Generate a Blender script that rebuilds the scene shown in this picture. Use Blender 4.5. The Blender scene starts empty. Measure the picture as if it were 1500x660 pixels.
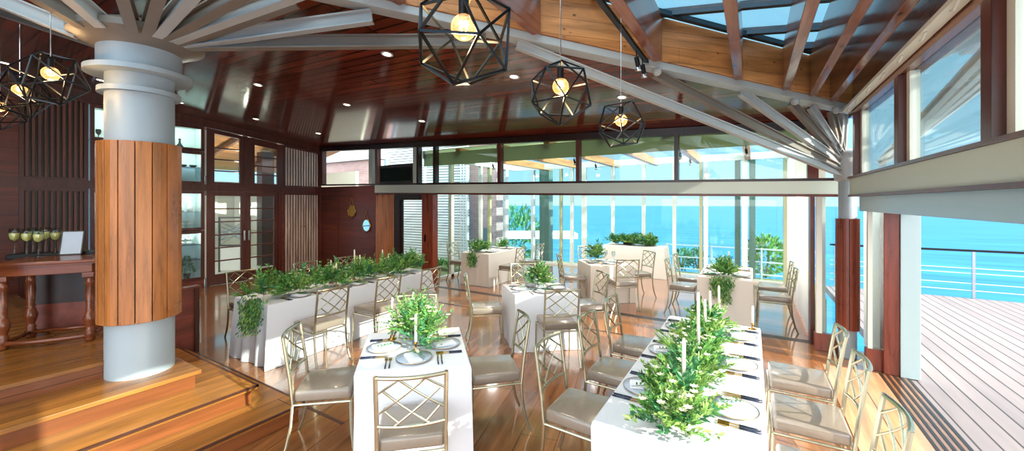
import bpy, bmesh, math, random
from mathutils import Vector, Matrix, Euler
random.seed(7)
PI = math.pi
SC = bpy.context.scene
COL = SC.collection

# ------------------------------------------------------------------ camera
# world axes: x runs towards the deck side of the room, y runs towards the sea, z up
F, CX, HY, EYE = 575.0, 750.0, 296.0, 1.9
TH = math.radians(31.5)
CT, ST = math.cos(TH), math.sin(TH)

def c2r(X, Y):                       # camera plan (right, forward) -> room plan
    return (X*CT - Y*ST, X*ST + Y*CT)

def P(px, py, z):                    # where a sight line meets the level z
    Y = F*(EYE - z)/(py - HY)
    s, r = c2r((px - CX)/F*Y, Y)
    return Vector((s, r, z))

def onS(px, s):                      # y of a sight line on the plane x = s
    k = (px - CX)/F
    Y = s/(k*CT - ST)
    return Y*(k*ST + CT)

def onR(px, r):                      # x of a sight line on the plane y = r
    k = (px - CX)/F
    Y = r/(k*ST + CT)
    return Y*(k*CT - ST)

def proj(p):
    X = p[0]*CT + p[1]*ST
    Y = -p[0]*ST + p[1]*CT
    return (CX + F*X/Y, HY - F*(p[2] - EYE)/Y)

cam_d = bpy.data.cameras.new('camera')
cam_d.sensor_fit = 'HORIZONTAL'
cam_d.sensor_width = 36.0
cam_d.lens = 36.0*F/1500.0
cam_d.shift_x = 0.0
cam_d.shift_y = -(330.0 - HY)/1500.0
cam_d.clip_start = 0.05
cam_d.clip_end = 8000
cam = bpy.data.objects.new('camera', cam_d)
COL.objects.link(cam)
cam.location = (0, 0, EYE)
cam.rotation_euler = (PI/2, 0, TH)
SC.camera = cam

# ------------------------------------------------------------------ materials
def lin(c):
    def f(v):
        v = v/255.0
        return v/12.92 if v <= 0.04045 else ((v + 0.055)/1.055)**2.4
    return (f(c[0]), f(c[1]), f(c[2]), 1.0)

def new_mat(name):
    m = bpy.data.materials.new(name)
    m.use_nodes = True
    return m, m.node_tree.nodes, m.node_tree.links

def mat(name, rgb, rough=0.5, metal=0.0, var=0.08, scale=8.0, spec=0.5, bump=0.0, coat=0.0, island=0.0, sheen=0.0, trans=0.0):
    m, N, L = new_mat(name)
    b = N['Principled BSDF']
    b.inputs['Roughness'].default_value = rough
    b.inputs['Metallic'].default_value = metal
    b.inputs['Specular IOR Level'].default_value = spec
    b.inputs['Coat Weight'].default_value = coat
    if sheen: b.inputs['Sheen Weight'].default_value = sheen
    tc = N.new('ShaderNodeTexCoord')
    nz = N.new('ShaderNodeTexNoise')
    nz.inputs['Scale'].default_value = scale
    nz.inputs['Detail'].default_value = 4
    L.new(tc.outputs['Object'], nz.inputs['Vector'])
    mr = N.new('ShaderNodeMapRange')
    mr.inputs['To Min'].default_value = 1.0 - var*1.6
    mr.inputs['To Max'].default_value = 1.0 + var*1.6
    L.new(nz.outputs['Fac'], mr.inputs['Value'])
    val = mr.outputs['Result']
    if island:
        g = N.new('ShaderNodeNewGeometry')
        m2 = N.new('ShaderNodeMapRange')
        m2.inputs['To Min'].default_value = 1.0 - island
        m2.inputs['To Max'].default_value = 1.0 + island
        L.new(g.outputs['Random Per Island'], m2.inputs['Value'])
        mm = N.new('ShaderNodeMath'); mm.operation = 'MULTIPLY'
        L.new(val, mm.inputs[0]); L.new(m2.outputs['Result'], mm.inputs[1])
        val = mm.outputs['Value']
    vm = N.new('ShaderNodeVectorMath'); vm.operation = 'SCALE'
    vm.inputs[0].default_value = lin(rgb)[:3]
    L.new(val, vm.inputs['Scale'])
    L.new(vm.outputs['Vector'], b.inputs['Base Color'])
    if bump:
        bp = N.new('ShaderNodeBump')
        bp.inputs['Strength'].default_value = bump
        bp.inputs['Distance'].default_value = 0.01
        L.new(nz.outputs['Fac'], bp.inputs['Height'])
        L.new(bp.outputs['Normal'], b.inputs['Normal'])
    if trans:
        b.inputs['Subsurface Weight'].default_value = 0.0
        t = N.new('ShaderNodeBsdfTranslucent')
        L.new(vm.outputs['Vector'], t.inputs['Color'])
        mx = N.new('ShaderNodeMixShader'); mx.inputs[0].default_value = trans
        L.new(b.outputs[0], mx.inputs[1]); L.new(t.outputs[0], mx.inputs[2])
        L.new(mx.outputs[0], N['Material Output'].inputs['Surface'])
    return m

def wood(name, rgb1, rgb2, along='y', across='x', pw=0.1, pl=2.0, rough=0.25, seam=0.012, seam_rgb=(25, 12, 8), grain=14.0, knots=False, bump=0.15, coat=0.0, rot=0.0, gstr=0.55, objrand=0.0):
    m, N, L = new_mat(name)
    b = N['Principled BSDF']
    b.inputs['Roughness'].default_value = rough
    b.inputs['Coat Weight'].default_value = coat
    b.inputs['Coat Roughness'].default_value = 0.08
    tc = N.new('ShaderNodeTexCoord')
    mp = N.new('ShaderNodeMapping')
    mp.inputs['Rotation'].default_value = (0, 0, rot)
    L.new(tc.outputs['Object'], mp.inputs['Vector'])
    sp = N.new('ShaderNodeSeparateXYZ')
    L.new(mp.outputs['Vector'], sp.inputs[0])
    def axis(a):
        if len(a) == 1: return sp.outputs[a.upper()]
        q = N.new('ShaderNodeMath'); q.operation = 'ADD'
        L.new(sp.outputs[a[0].upper()], q.inputs[0]); L.new(sp.outputs[a[1].upper()], q.inputs[1])
        return q.outputs[0]
    third = [a for a in 'xyz' if a not in along and a not in across]
    cb = N.new('ShaderNodeCombineXYZ')
    L.new(axis(along), cb.inputs['X']); L.new(axis(across), cb.inputs['Y'])
    br = N.new('ShaderNodeTexBrick')
    br.offset = 0.37; br.offset_frequency = 3
    br.inputs['Scale'].default_value = 1.0
    br.inputs['Brick Width'].default_value = pl
    br.inputs['Row Height'].default_value = pw
    br.inputs['Mortar Size'].default_value = seam*pw*2
    br.inputs['Mortar Smooth'].default_value = 0.2
    br.inputs['Bias'].default_value = 0.0
    br.inputs['Color1'].default_value = lin(rgb1)
    br.inputs['Color2'].default_value = lin(rgb2)
    br.inputs['Mortar'].default_value = lin(seam_rgb)
    L.new(cb.outputs[0], br.inputs['Vector'])
    cb2 = N.new('ShaderNodeCombineXYZ')
    L.new(axis(along), cb2.inputs['X']); L.new(axis(across), cb2.inputs['Y'])
    if third: L.new(sp.outputs[third[0].upper()], cb2.inputs['Z'])
    sc = N.new('ShaderNodeVectorMath'); sc.operation = 'MULTIPLY'
    sc.inputs[1].default_value = (grain*0.09, grain, grain)
    L.new(cb2.outputs[0], sc.inputs[0])
    nz = N.new('ShaderNodeTexNoise')
    nz.inputs['Scale'].default_value = 1.0; nz.inputs['Detail'].default_value = 6; nz.inputs['Roughness'].default_value = 0.65
    nz.inputs['Distortion'].default_value = 0.6
    L.new(sc.outputs[0], nz.inputs['Vector'])
    mr = N.new('ShaderNodeMapRange')
    mr.inputs['From Min'].default_value = 0.25; mr.inputs['From Max'].default_value = 0.75
    mr.inputs['To Min'].default_value = 1 - gstr; mr.inputs['To Max'].default_value = 1 + gstr*0.8
    L.new(nz.outputs['Fac'], mr.inputs['Value'])
    vm = N.new('ShaderNodeVectorMath'); vm.operation = 'SCALE'
    L.new(br.outputs['Color'], vm.inputs[0]); L.new(mr.outputs[0], vm.inputs['Scale'])
    outc = vm.outputs['Vector']
    if objrand:
        oi = N.new('ShaderNodeObjectInfo'); mo = N.new('ShaderNodeMapRange'); mo.inputs['To Min'].default_value = 1 - objrand; mo.inputs['To Max'].default_value = 1 + objrand
        L.new(oi.outputs['Random'], mo.inputs['Value'])
        v0 = N.new('ShaderNodeVectorMath'); v0.operation = 'SCALE'; L.new(outc, v0.inputs[0]); L.new(mo.outputs[0], v0.inputs['Scale']); outc = v0.outputs['Vector']
    if knots:
        vo = N.new('ShaderNodeTexVoronoi'); vo.inputs['Scale'].default_value = 1.0
        s2 = N.new('ShaderNodeVectorMath'); s2.operation = 'MULTIPLY'
        s2.inputs[1].default_value = (3.2, 7.0, 7.0)
        L.new(cb2.outputs[0], s2.inputs[0]); L.new(s2.outputs[0], vo.inputs['Vector'])
        kr = N.new('ShaderNodeMapRange')
        kr.inputs['From Min'].default_value = 0.03; kr.inputs['From Max'].default_value = 0.12
        kr.inputs['To Min'].default_value = 0.25; kr.inputs['To Max'].default_value = 1.0
        L.new(vo.outputs['Distance'], kr.inputs['Value'])
        v3 = N.new('ShaderNodeVectorMath'); v3.operation = 'SCALE'
        L.new(outc, v3.inputs[0]); L.new(kr.outputs[0], v3.inputs['Scale'])
        outc = v3.outputs['Vector']
    L.new(outc, b.inputs['Base Color'])
    rr = N.new('ShaderNodeMapRange')
    rr.inputs['To Min'].default_value = rough*0.75; rr.inputs['To Max'].default_value = rough*1.3
    L.new(nz.outputs['Fac'], rr.inputs['Value']); L.new(rr.outputs[0], b.inputs['Roughness'])
    if bump:
        ad = N.new('ShaderNodeMath'); ad.operation = 'MULTIPLY_ADD'
        ad.inputs[1].default_value = -1.0
        L.new(br.outputs['Fac'], ad.inputs[0])
        mu = N.new('ShaderNodeMath'); mu.operation = 'MULTIPLY'; mu.inputs[1].default_value = 0.12
        L.new(nz.outputs['Fac'], mu.inputs[0]); L.new(mu.outputs[0], ad.inputs[2])
        bp = N.new('ShaderNodeBump'); bp.inputs['Strength'].default_value = bump; bp.inputs['Distance'].default_value = 0.004
        L.new(ad.outputs[0], bp.inputs['Height']); L.new(bp.outputs['Normal'], b.inputs['Normal'])
    return m

def glass(name, tint=(245, 252, 252), refl=0.9, base=0.03):
    m, N, L = new_mat(name)
    N.remove(N['Principled BSDF'])
    t = N.new('ShaderNodeBsdfTransparent'); t.inputs['Color'].default_value = lin(tint)
    g = N.new('ShaderNodeBsdfGlossy'); g.inputs['Roughness'].default_value = 0.02
    lw = N.new('ShaderNodeLayerWeight'); lw.inputs['Blend'].default_value = 0.12
    mr = N.new('ShaderNodeMapRange')
    mr.inputs['To Min'].default_value = base; mr.inputs['To Max'].default_value = refl*0.6
    L.new(lw.outputs['Fresnel'], mr.inputs['Value'])
    nz = N.new('ShaderNodeTexNoise'); nz.inputs['Scale'].default_value = 0.7
    tc = N.new('ShaderNodeTexCoord'); L.new(tc.outputs['Object'], nz.inputs['Vector'])
    bp = N.new('ShaderNodeBump'); bp.inputs['Strength'].default_value = 0.02
    L.new(nz.outputs['Fac'], bp.inputs['Height']); L.new(bp.outputs['Normal'], g.inputs['Normal'])
    mx = N.new('ShaderNodeMixShader')
    L.new(mr.outputs[0], mx.inputs[0]); L.new(t.outputs[0], mx.inputs[1]); L.new(g.outputs[0], mx.inputs[2])
    L.new(mx.outputs[0], N['Material Output'].inputs['Surface'])
    return m

def emis(name, rgb, strength):
    m, N, L = new_mat(name)
    b = N['Principled BSDF']
    b.inputs['Base Color'].default_value = lin(rgb)
    b.inputs['Emission Color'].default_value = lin(rgb)
    b.inputs['Emission Strength'].default_value = strength
    nz = N.new('ShaderNodeTexNoise'); nz.inputs['Scale'].default_value = 30
    mr = N.new('ShaderNodeMapRange'); mr.inputs['To Min'].default_value = strength*0.85; mr.inputs['To Max'].default_value = strength*1.15
    L.new(nz.outputs['Fac'], mr.inputs['Value']); L.new(mr.outputs[0], b.inputs['Emission Strength'])
    return m

M = {}
M['floor'] = wood('hall_floor_wood', (150, 98, 54), (122, 76, 42), 'y', 'x', 0.30, 1.9, 0.2, 0.005, (70, 40, 24), 10, bump=0.04, rot=math.radians(-14), coat=0.8)
M['floor_ext'] = wood('extension_floor_wood', (150, 88, 50), (132, 78, 44), 'x', 'y', 0.24, 1.9, 0.2, 0.006, (80, 48, 28), 10, bump=0.03, coat=1.0)
M['pale'] = wood('sunlit_strip_wood', (202, 156, 116), (190, 142, 102), 'y', 'x', 0.49, 3.0, 0.22, 0.006, (120, 80, 56), 10, bump=0.03, coat=.4)  # floor tone lightened to paint in sunlight
M['dark_strip'] = mat('floor_track_dark', (52, 44, 40), 0.35, 0.2)
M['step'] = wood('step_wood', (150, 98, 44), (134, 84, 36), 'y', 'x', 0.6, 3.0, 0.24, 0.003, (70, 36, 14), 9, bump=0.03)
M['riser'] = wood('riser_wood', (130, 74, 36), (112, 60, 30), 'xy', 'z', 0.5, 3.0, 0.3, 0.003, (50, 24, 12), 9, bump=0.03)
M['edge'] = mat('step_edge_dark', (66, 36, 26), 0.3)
M['ceil'] = wood('ceiling_boards', (126, 54, 37), (86, 35, 25), 'x', 'y', 0.13, 3.2, 0.12, 0.05, (12, 5, 3), 9, bump=0.08, rot=math.radians(0))
M['panel'] = wood('red_panel_wood', (122, 58, 44), (106, 50, 39), 'y', 'z', 0.28, 3.0, 0.34, 0.004, (40, 18, 14), 8, bump=0.03)
M['panelx'] = wood('red_panel_wood_back', (108, 50, 38), (94, 42, 33), 'x', 'z', 0.07, 2.0, 0.36, 0.01, (50, 20, 16), 8, bump=0.05)
M['frame'] = wood('dark_frame_wood', (96, 46, 35), (84, 40, 31), 'z', 'xy', 0.6, 4.0, 0.3, 0.0, (40, 18, 14), 12, bump=0.02)
M['darkframe'] = wood('near_black_frame_wood', (44, 22, 18), (38, 19, 16), 'z', 'xy', 0.6, 4.0, 0.3, 0.0, (30, 14, 10), 12, bump=0.02)
M['redpost'] = wood('red_post_wood', (128, 58, 36), (112, 48, 30), 'z', 'xy', 0.5, 4.0, 0.28, 0.0, (60, 24, 16), 12, bump=0.02)
M['honey'] = wood('honey_cladding', (178, 112, 58), (158, 94, 46), 'z', 'xy', 0.5, 4.0, 0.28, 0.0, (70, 34, 16), 12, bump=0.03, objrand=0.22)
M['beamwood'] = wood('pine_beam_wood', (200, 140, 86), (182, 122, 70), 'xy', 'z', 0.16, 6.0, 0.34, 0.006, (100, 52, 24), 9, knots=True, bump=0.04)
M['rafter'] = wood('rafter_wood', (138, 86, 60), (124, 74, 50), 'y', 'z', 0.5, 6.0, 0.16, 0.0, (70, 34, 20), 9, knots=True, bump=0.03)
M['console'] = wood('console_wood', (118, 62, 34), (102, 52, 28), 'x', 'yz', 0.6, 3.0, 0.22, 0.0, (50, 24, 12), 12, bump=0.02)
M['slatdark'] = wood('mid_brown_slat_wood', (128, 80, 64), (112, 70, 56), 'z', 'xy', 0.6, 4.0, 0.4, 0.0, (60, 34, 26), 12, bump=0.02)
M['slatwood'] = wood('pale_edged_slat_wood', (216, 190, 176), (200, 174, 160), 'z', 'xy', 0.6, 4.0, 0.4, 0.0, (80, 50, 40), 12, bump=0.02)
M['steel'] = mat('painted_column_steel', (154, 168, 176), 0.42, 0.0, 0.05, 2.0)
M['strut'] = mat('painted_strut_steel', (170, 176, 176), 0.36, 0.0, 0.05, 5.0)
M['strut2'] = mat('painted_strut_taupe', (120, 112, 102), 0.36, 0.0, 0.05, 5.0)
M['header'] = mat('painted_header_grey_blue', (158, 178, 182), 0.3, 0.0, 0.04, 1.5)
M['cream'] = mat('painted_beam_cream', (194, 204, 192), 0.5, 0.0, 0.04, 1.5)
M['white'] = mat('painted_white', (204, 212, 214), 0.5, 0.0, 0.03, 1.5)
M['mull'] = mat('mullion_white', (224, 226, 214), 0.45, 0.0, 0.03, 1.5)
M['olive'] = mat('mullion_olive', (176, 172, 132), 0.45, 0.0, 0.03, 1.5)
M['bluebar'] = mat('skylight_bar_blue', (30, 56, 72), 0.4, 0.3)
M['black'] = mat('black_metal', (22, 24, 26), 0.4, 0.6)
M['cage'] = mat('cage_black_metal', (34, 40, 44), 0.28, 0.7)
M['brass'] = mat('brass', (190, 140, 70), 0.25, 1.0)
M['gold'] = mat('gold_metal', (212, 168, 92), 0.22, 1.0)
M['chrome'] = mat('chrome', (200, 204, 208), 0.15, 1.0)
M['chair'] = mat('champagne_chair_metal', (180, 176, 152), 0.24, 0.9, 0.05, 20)
M['seat'] = mat('bronze_seat_leather', (130, 119, 107), 0.24, 0.0, 0.06, 30, spec=0.7, coat=0.25)
M['cloth'] = mat('white_tablecloth', (208, 212, 219), 0.85, 0.0, 0.015, 3.0, spec=0.2)
M['linen'] = mat('ivory_tablecloth', (218, 210, 200), 0.85, 0.0, 0.015, 3.0, spec=0.2)
M['napkin'] = mat('white_napkin', (226, 228, 236), 0.8, 0.0, 0.02, 10, spec=0.2)
M['handle'] = mat('navy_cutlery_handle', (26, 36, 62), 0.3)
M['wax'] = mat('ivory_wax', (244, 238, 224), 0.5, 0.0, 0.02, 10)
M['leaf'] = mat('leaf_green', (100, 154, 76), 0.5, 0.0, 0.2, 9, island=0.6, trans=0.3)
M['leaf2'] = mat('leaf_pale_green', (152, 188, 104), 0.5, 0.0, 0.2, 9, island=0.5, trans=0.35)
M['leaf3'] = mat('leaf_deep_green', (72, 138, 88), 0.5, 0.0, 0.2, 9, island=0.5, trans=0.25)
M['petal'] = mat('cream_petal', (240, 236, 216), 0.6, 0.0, 0.05, 20, island=0.12, trans=0.3)
M['stem'] = mat('stem_green', (92, 110, 56), 0.6)
M['deck'] = wood('deck_boards', (140, 131, 132), (130, 122, 124), 'y', 'x', 0.15, 40.0, 0.6, 0.03, (70, 62, 64), 10, bump=0.2, gstr=0.18)
M['glass'] = glass('window_glass')
M['skyglass'] = glass('skylight_glass', (236, 248, 252), 0.5, 0.02)
M['stemglass'] = glass('stemware_glass', (240, 248, 248), 1.4, 0.06)
M['plate'] = mat('pale_glass_plate', (180, 194, 212), 0.12, 0.0, 0.02, 5, spec=0.4)
M['plateglass'] = glass('plate_glass', (214, 228, 240), 1.2, 0.16)
M['wine'] = mat('champagne', (252, 228, 140), 0.1, 0.0, 0.02, 10, trans=0.15)
M['mirror'] = mat('mirror_silver', (226, 232, 236), 0.05, 1.0, 0.01)
M['leather'] = mat('tan_leather', (140, 96, 56), 0.5)
M['paper'] = mat('white_card', (190, 202, 214), 0.7, 0.0, 0.02)
M['louvre'] = mat('green_black_louvre', (26, 44, 36), 0.5)
M['fence'] = mat('white_fence_slat', (222, 228, 232), 0.6, 0.0, 0.03)
M['fenceback'] = mat('fence_backing_grey', (120, 132, 140), 0.7)
M['plaster'] = mat('warm_white_plaster', (226, 220, 206), 0.8, 0.0, 0.03, 2)
M['blind'] = mat('sage_blind_fabric', (190, 196, 166), 0.8, 0.0, 0.08, 2.5, trans=0.8)
M['curtain'] = mat('white_sheer_curtain', (240, 240, 238), 0.8, 0.0, 0.03, 3, trans=0.4)
M['stone'] = mat('speckled_green_stone', (104, 128, 116), 0.6, 0.0, 0.45, 40)
M['tin'] = mat('dark_ribbed_tin', (60, 54, 50), 0.5, 0.4)
M['soil'] = mat('garden_soil', (120, 128, 84), 0.9, 0.0, 0.3, 2)
M['bulb'] = glass('bulb_glass', (255, 240, 214), 1.0, 0.10)
def warm_bulb():
    m = M['bulb']; N, L = m.node_tree.nodes, m.node_tree.links
    out = N['Material Output']; src = out.inputs['Surface'].links[0].from_socket
    e = N.new('ShaderNodeEmission'); e.inputs['Color'].default_value = lin((255, 196, 120)); e.inputs['Strength'].default_value = .45
    a = N.new('ShaderNodeAddShader'); L.new(src, a.inputs[0]); L.new(e.outputs[0], a.inputs[1]); L.new(a.outputs[0], out.inputs['Surface'])
warm_bulb()
M['filament'] = emis('filament_glow', (255, 176, 84), 30.0)
M['lens'] = emis('downlight_lens', (255, 232, 196), 9.0)
M['led'] = emis('cabinet_led', (236, 250, 246), 45.0)
M['pottery'] = mat('white_ware', (226, 230, 228), 0.3, 0.0, 0.03)
M['darkware'] = mat('dark_ware', (36, 46, 44), 0.3, 0.0, 0.1)
M['cabback'] = mat('cabinet_back_pale', (214, 226, 222), 0.6, 0.0, 0.04, 2)
M['corr'] = mat('corridor_plaster', (172, 174, 160), 0.8, 0.0, 0.05, 2)
M['tile'] = mat('pale_corridor_floor', (190, 192, 184), 0.25, 0.0, 0.08, 2)

def brick_mat():
    m, N, L = new_mat('pink_brick')
    b = N['Principled BSDF']; b.inputs['Roughness'].default_value = 0.85
    tc = N.new('ShaderNodeTexCoord'); sp = N.new('ShaderNodeSeparateXYZ'); L.new(tc.outputs['Object'], sp.inputs[0])
    ad = N.new('ShaderNodeMath'); L.new(sp.outputs['X'], ad.inputs[0]); L.new(sp.outputs['Y'], ad.inputs[1])
    cb = N.new('ShaderNodeCombineXYZ'); L.new(ad.outputs[0], cb.inputs['X']); L.new(sp.outputs['Z'], cb.inputs['Y'])
    br = N.new('ShaderNodeTexBrick'); br.inputs['Scale'].default_value = 1.0
    br.inputs['Brick Width'].default_value = 0.24; br.inputs['Row Height'].default_value = 0.075; br.inputs['Mortar Size'].default_value = 0.006
    br.inputs['Color1'].default_value = lin((206, 168, 166)); br.inputs['Color2'].default_value = lin((190, 152, 152)); br.inputs['Mortar'].default_value = lin((206, 188, 186))
    L.new(cb.outputs[0], br.inputs['Vector']); L.new(br.outputs['Color'], b.inputs['Base Color'])
    return m
M['brick'] = brick_mat()

def sea_mat():
    m, N, L = new_mat('sea_water')
    b = N['Principled BSDF']
    b.inputs['Roughness'].default_value = 0.35
    b.inputs['Specular IOR Level'].default_value = 0.25
    tc = N.new('ShaderNodeTexCoord')
    mp = N.new('ShaderNodeMapping'); mp.inputs['Rotation'].default_value = (0, 0, -TH)
    mp.inputs['Scale'].default_value = (0.012, 0.09, 1)
    L.new(tc.outputs['Object'], mp.inputs['Vector'])
    nz = N.new('ShaderNodeTexNoise'); nz.inputs['Scale'].default_value = 1.0; nz.inputs['Detail'].default_value = 8; nz.inputs['Roughness'].default_value = 0.7
    L.new(mp.outputs[0], nz.inputs['Vector'])
    cr = N.new('ShaderNodeValToRGB')
    cr.color_ramp.elements[0].position = 0.3; cr.color_ramp.elements[0].color = lin((10, 92, 146))
    cr.color_ramp.elements[1].position = 0.72; cr.color_ramp.elements[1].color = lin((44, 138, 182))
    L.new(nz.outputs['Fac'], cr.inputs[0]); L.new(cr.outputs[0], b.inputs['Base Color'])
    bp = N.new('ShaderNodeBump'); bp.inputs['Strength'].default_value = 0.5; bp.inputs['Distance'].default_value = 0.6
    L.new(nz.outputs['Fac'], bp.inputs['Height']); L.new(bp.outputs['Normal'], b.inputs['Normal'])
    return m
M['sea'] = sea_mat()

# ------------------------------------------------------------------ mesh helpers
class MB:
    def __init__(s):
        s.bm = bmesh.new()
    def box(s, x0, x1, y0, y1, z0, z1, mtx=None):
        c = [(x0, y0, z0), (x1, y0, z0), (x1, y1, z0), (x0, y1, z0), (x0, y0, z1), (x1, y0, z1), (x1, y1, z1), (x0, y1, z1)]
        s.hexa(c, mtx); return s
    def hexa(s, c, mtx=None):
        v = [s.bm.verts.new(mtx @ Vector(p) if mtx else p) for p in c]
        for f in ((0, 3, 2, 1), (4, 5, 6, 7), (0, 1, 5, 4), (1, 2, 6, 5), (2, 3, 7, 6), (3, 0, 4, 7)):
            s.bm.faces.new([v[i] for i in f])
    def bar(s, a, b, w, h, up=(0, 0, 1)):
        a, b = Vector(a), Vector(b)
        d = (b - a).normalized(); u = Vector(up)
        side = d.cross(u)
        if side.length < 1e-5: side = d.cross(Vector((1, 0, 0)))
        side.normalize(); u2 = side.cross(d).normalized()
        sw, uh = side*(w/2), u2*(h/2)
        c = []
        for p in (a, b):
            c += [p - sw - uh, p + sw - uh, p + sw + uh, p - sw + uh]
        v = [s.bm.verts.new(p) for p in c]
        for f in ((0, 1, 2, 3), (7, 6, 5, 4), (0, 4, 5, 1), (1, 5, 6, 2), (2, 6, 7, 3), (3, 7, 4, 0)):
            s.bm.faces.new([v[i] for i in f])
        return s
    def tube(s, pts, r, n=8, cap=True, taper=None):
        pts = [Vector(p) for p in pts]
        rings = []
        prev = None
        for i, p in enumerate(pts):
            if i == 0: d = pts[1] - p
            elif i == len(pts) - 1: d = p - pts[i-1]
            else: d = (pts[i+1] - p).normalized() + (p - pts[i-1]).normalized()
            d.normalize()
            if prev is None:
                a = d.cross(Vector((0, 0, 1)))
                if a.length < 0.05: a = d.cross(Vector((0, 1, 0)))
            else:
                a = prev - d*prev.dot(d)
            a.normalize(); prev = a
            b = d.cross(a)
            rr = r if taper is None else r*taper[i]
            rings.append([s.bm.verts.new(p + (a*math.cos(2*PI*k/n) + b*math.sin(2*PI*k/n))*rr) for k in range(n)])
        for q in range(len(rings) - 1):
            for k in range(n):
                s.bm.faces.new((rings[q][k], rings[q][(k+1) % n], rings[q+1][(k+1) % n], rings[q+1][k]))
        if cap:
            s.bm.faces.new(rings[0][::-1]); s.bm.faces.new(rings[-1])
        return s
    def lathe(s, prof, n=24, mtx=None, cap=True, ring=False):
        rings = []
        if ring: prof = list(prof) + [prof[0]]; cap = False
        for (r, z) in prof:
            rings.append([s.bm.verts.new((mtx @ Vector((r*math.cos(2*PI*k/n), r*math.sin(2*PI*k/n), z))) if mtx else (r*math.cos(2*PI*k/n), r*math.sin(2*PI*k/n), z)) for k in range(n)])
        for q in range(len(rings) - 1):
            for k in range(n):
                s.bm.faces.new((rings[q][k], rings[q][(k+1) % n], rings[q+1][(k+1) % n], rings[q+1][k]))
        if cap:
            s.bm.faces.new(rings[0][::-1]); s.bm.faces.new(rings[-1])
        return s
    def prism(s, poly, z0, z1):
        """poly: plan polygon (counter-clockwise); z0/z1 numbers or functions of (x,y)"""
        f0 = z0 if callable(z0) else (lambda x, y: z0)
        f1 = z1 if callable(z1) else (lambda x, y: z1)
        b = [s.bm.verts.new((x, y, f0(x, y))) for x, y in poly]
        t = [s.bm.verts.new((x, y, f1(x, y))) for x, y in poly]
        n = len(poly)
        s.bm.faces.new(b[::-1]); s.bm.faces.new(t)
        for k in range(n):
            s.bm.faces.new((b[k], b[(k+1) % n], t[(k+1) % n], t[k]))
        return s
    def face(s, pts):
        s.bm.faces.new([s.bm.verts.new(p) for p in pts]); return s
    def sphere(s, c, r, u=12, v=8, sz=1.0):
        mt = Matrix.Translation(c) @ Matrix.Diagonal((r, r, r*sz, 1))
        bmesh.ops.create_uvsphere(s.bm, u_segments=u, v_segments=v, radius=1, matrix=mt); return s
    def leaf(s, p, d, L, w, up=None, bend=0.25):
        d = Vector(d).normalized()
        up = Vector(up) if up else Vector((random.uniform(-1, 1), random.uniform(-1, 1), random.uniform(.2, 1)))
        sd = d.cross(up)
        if sd.length < 1e-3: sd = d.cross(Vector((1, 0.3, 0)))
        sd.normalize(); n = sd.cross(d)
        p = Vector(p)
        a = s.bm.verts.new(p)
        m1 = p + d*L*0.45 + n*L*bend*0.3
        b1 = s.bm.verts.new(m1 + sd*w/2); b2 = s.bm.verts.new(m1 - sd*w/2)
        c = s.bm.verts.new(p + d*L - n*L*bend*0.3)
        s.bm.faces.new((a, b1, c)); s.bm.faces.new((a, c, b2))
    def build(s, name, m, parent=None, smooth=False, bevel=0.0, loc=None, rot=None, seg=2, auto=None):
        me = bpy.data.meshes.new(name)
        bmesh.ops.recalc_face_normals(s.bm, faces=s.bm.faces) if not name.startswith(('foliage', 'leaf', 'blossom')) else None
        s.bm.to_mesh(me); s.bm.free()
        me.materials.append(M[m] if isinstance(m, str) else m)
        o = bpy.data.objects.new(name, me); COL.objects.link(o)
        if parent: o.parent = parent
        if loc is not None: o.location = loc
        if rot is not None: o.rotation_euler = rot
        if smooth:
            for p in me.polygons: p.use_smooth = True
            if auto:
                mo = o.modifiers.new('split', 'EDGE_SPLIT'); mo.split_angle = math.radians(auto)
        if bevel:
            mo = o.modifiers.new('bevel', 'BEVEL'); mo.width = bevel; mo.segments = seg; mo.limit_method = 'ANGLE'; mo.angle_limit = math.radians(40)
        return o

def BX(*a): return MB().box(*a)

def thing(name, label, cat, loc=(0, 0, 0), rz=0.0, group=None):
    o = bpy.data.objects.new(name, None); COL.objects.link(o)
    o.empty_display_size = 0.1
    o.location = loc; o.rotation_euler = (0, 0, rz)
    return tag(o, label, cat, group)

def tag(o, label, cat, group=None):
    o['label'] = label; o['category'] = cat
    if group: o['group'] = group
    return o

def struct(o, label=None):
    o['kind'] = 'structure'
    if label: o['label'] = label
    return o

def dup(root, loc=None, rz=None, label=None, group=None):
    r = root.copy(); COL.objects.link(r)
    if loc is not None: r.location = loc
    if rz is not None: r.rotation_euler = (0, 0, rz)
    if label: r['label'] = label
    if group: r['group'] = group
    for ch in list(root.children):
        c = ch.copy(); COL.objects.link(c); c.parent = r
        for g in list(ch.children):
            d = g.copy(); COL.objects.link(d); d.parent = c
    return r

# ================================================================== SETTING
XL, RB = -10.5, 6.7            # panelled side wall, back wall line
XR = 1.05                      # clerestory wall line
def ceil_z(x, y): return 3.456 - 0.105*(y - RB) - 0.04*(x + 10.5)
D0, DD = Vector((1.0, 6.3)), Vector((-4.02, -4.19))
def diag(t):
    p = D0 + DD*t
    return Vector((p.x, p.y, 3.04 + 0.15*(1.0 - p.x)))
def diag_px(px):
    k = (px - CX)/F
    X0 = D0.x*CT + D0.y*ST; Y0 = -D0.x*ST + D0.y*CT
    Xd = DD.x*CT + DD.y*ST; Yd = -DD.x*ST + DD.y*CT
    t = (k*Y0 - X0)/(Xd - k*Yd)
    return diag(t)
def beam_top(x): return 2.18 + 0.15*(XR - x)/9.2     # top of the painted beam over the opening
def beam_bot(x): return 2.005 + 0.135*(XR - x)/9.2

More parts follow.
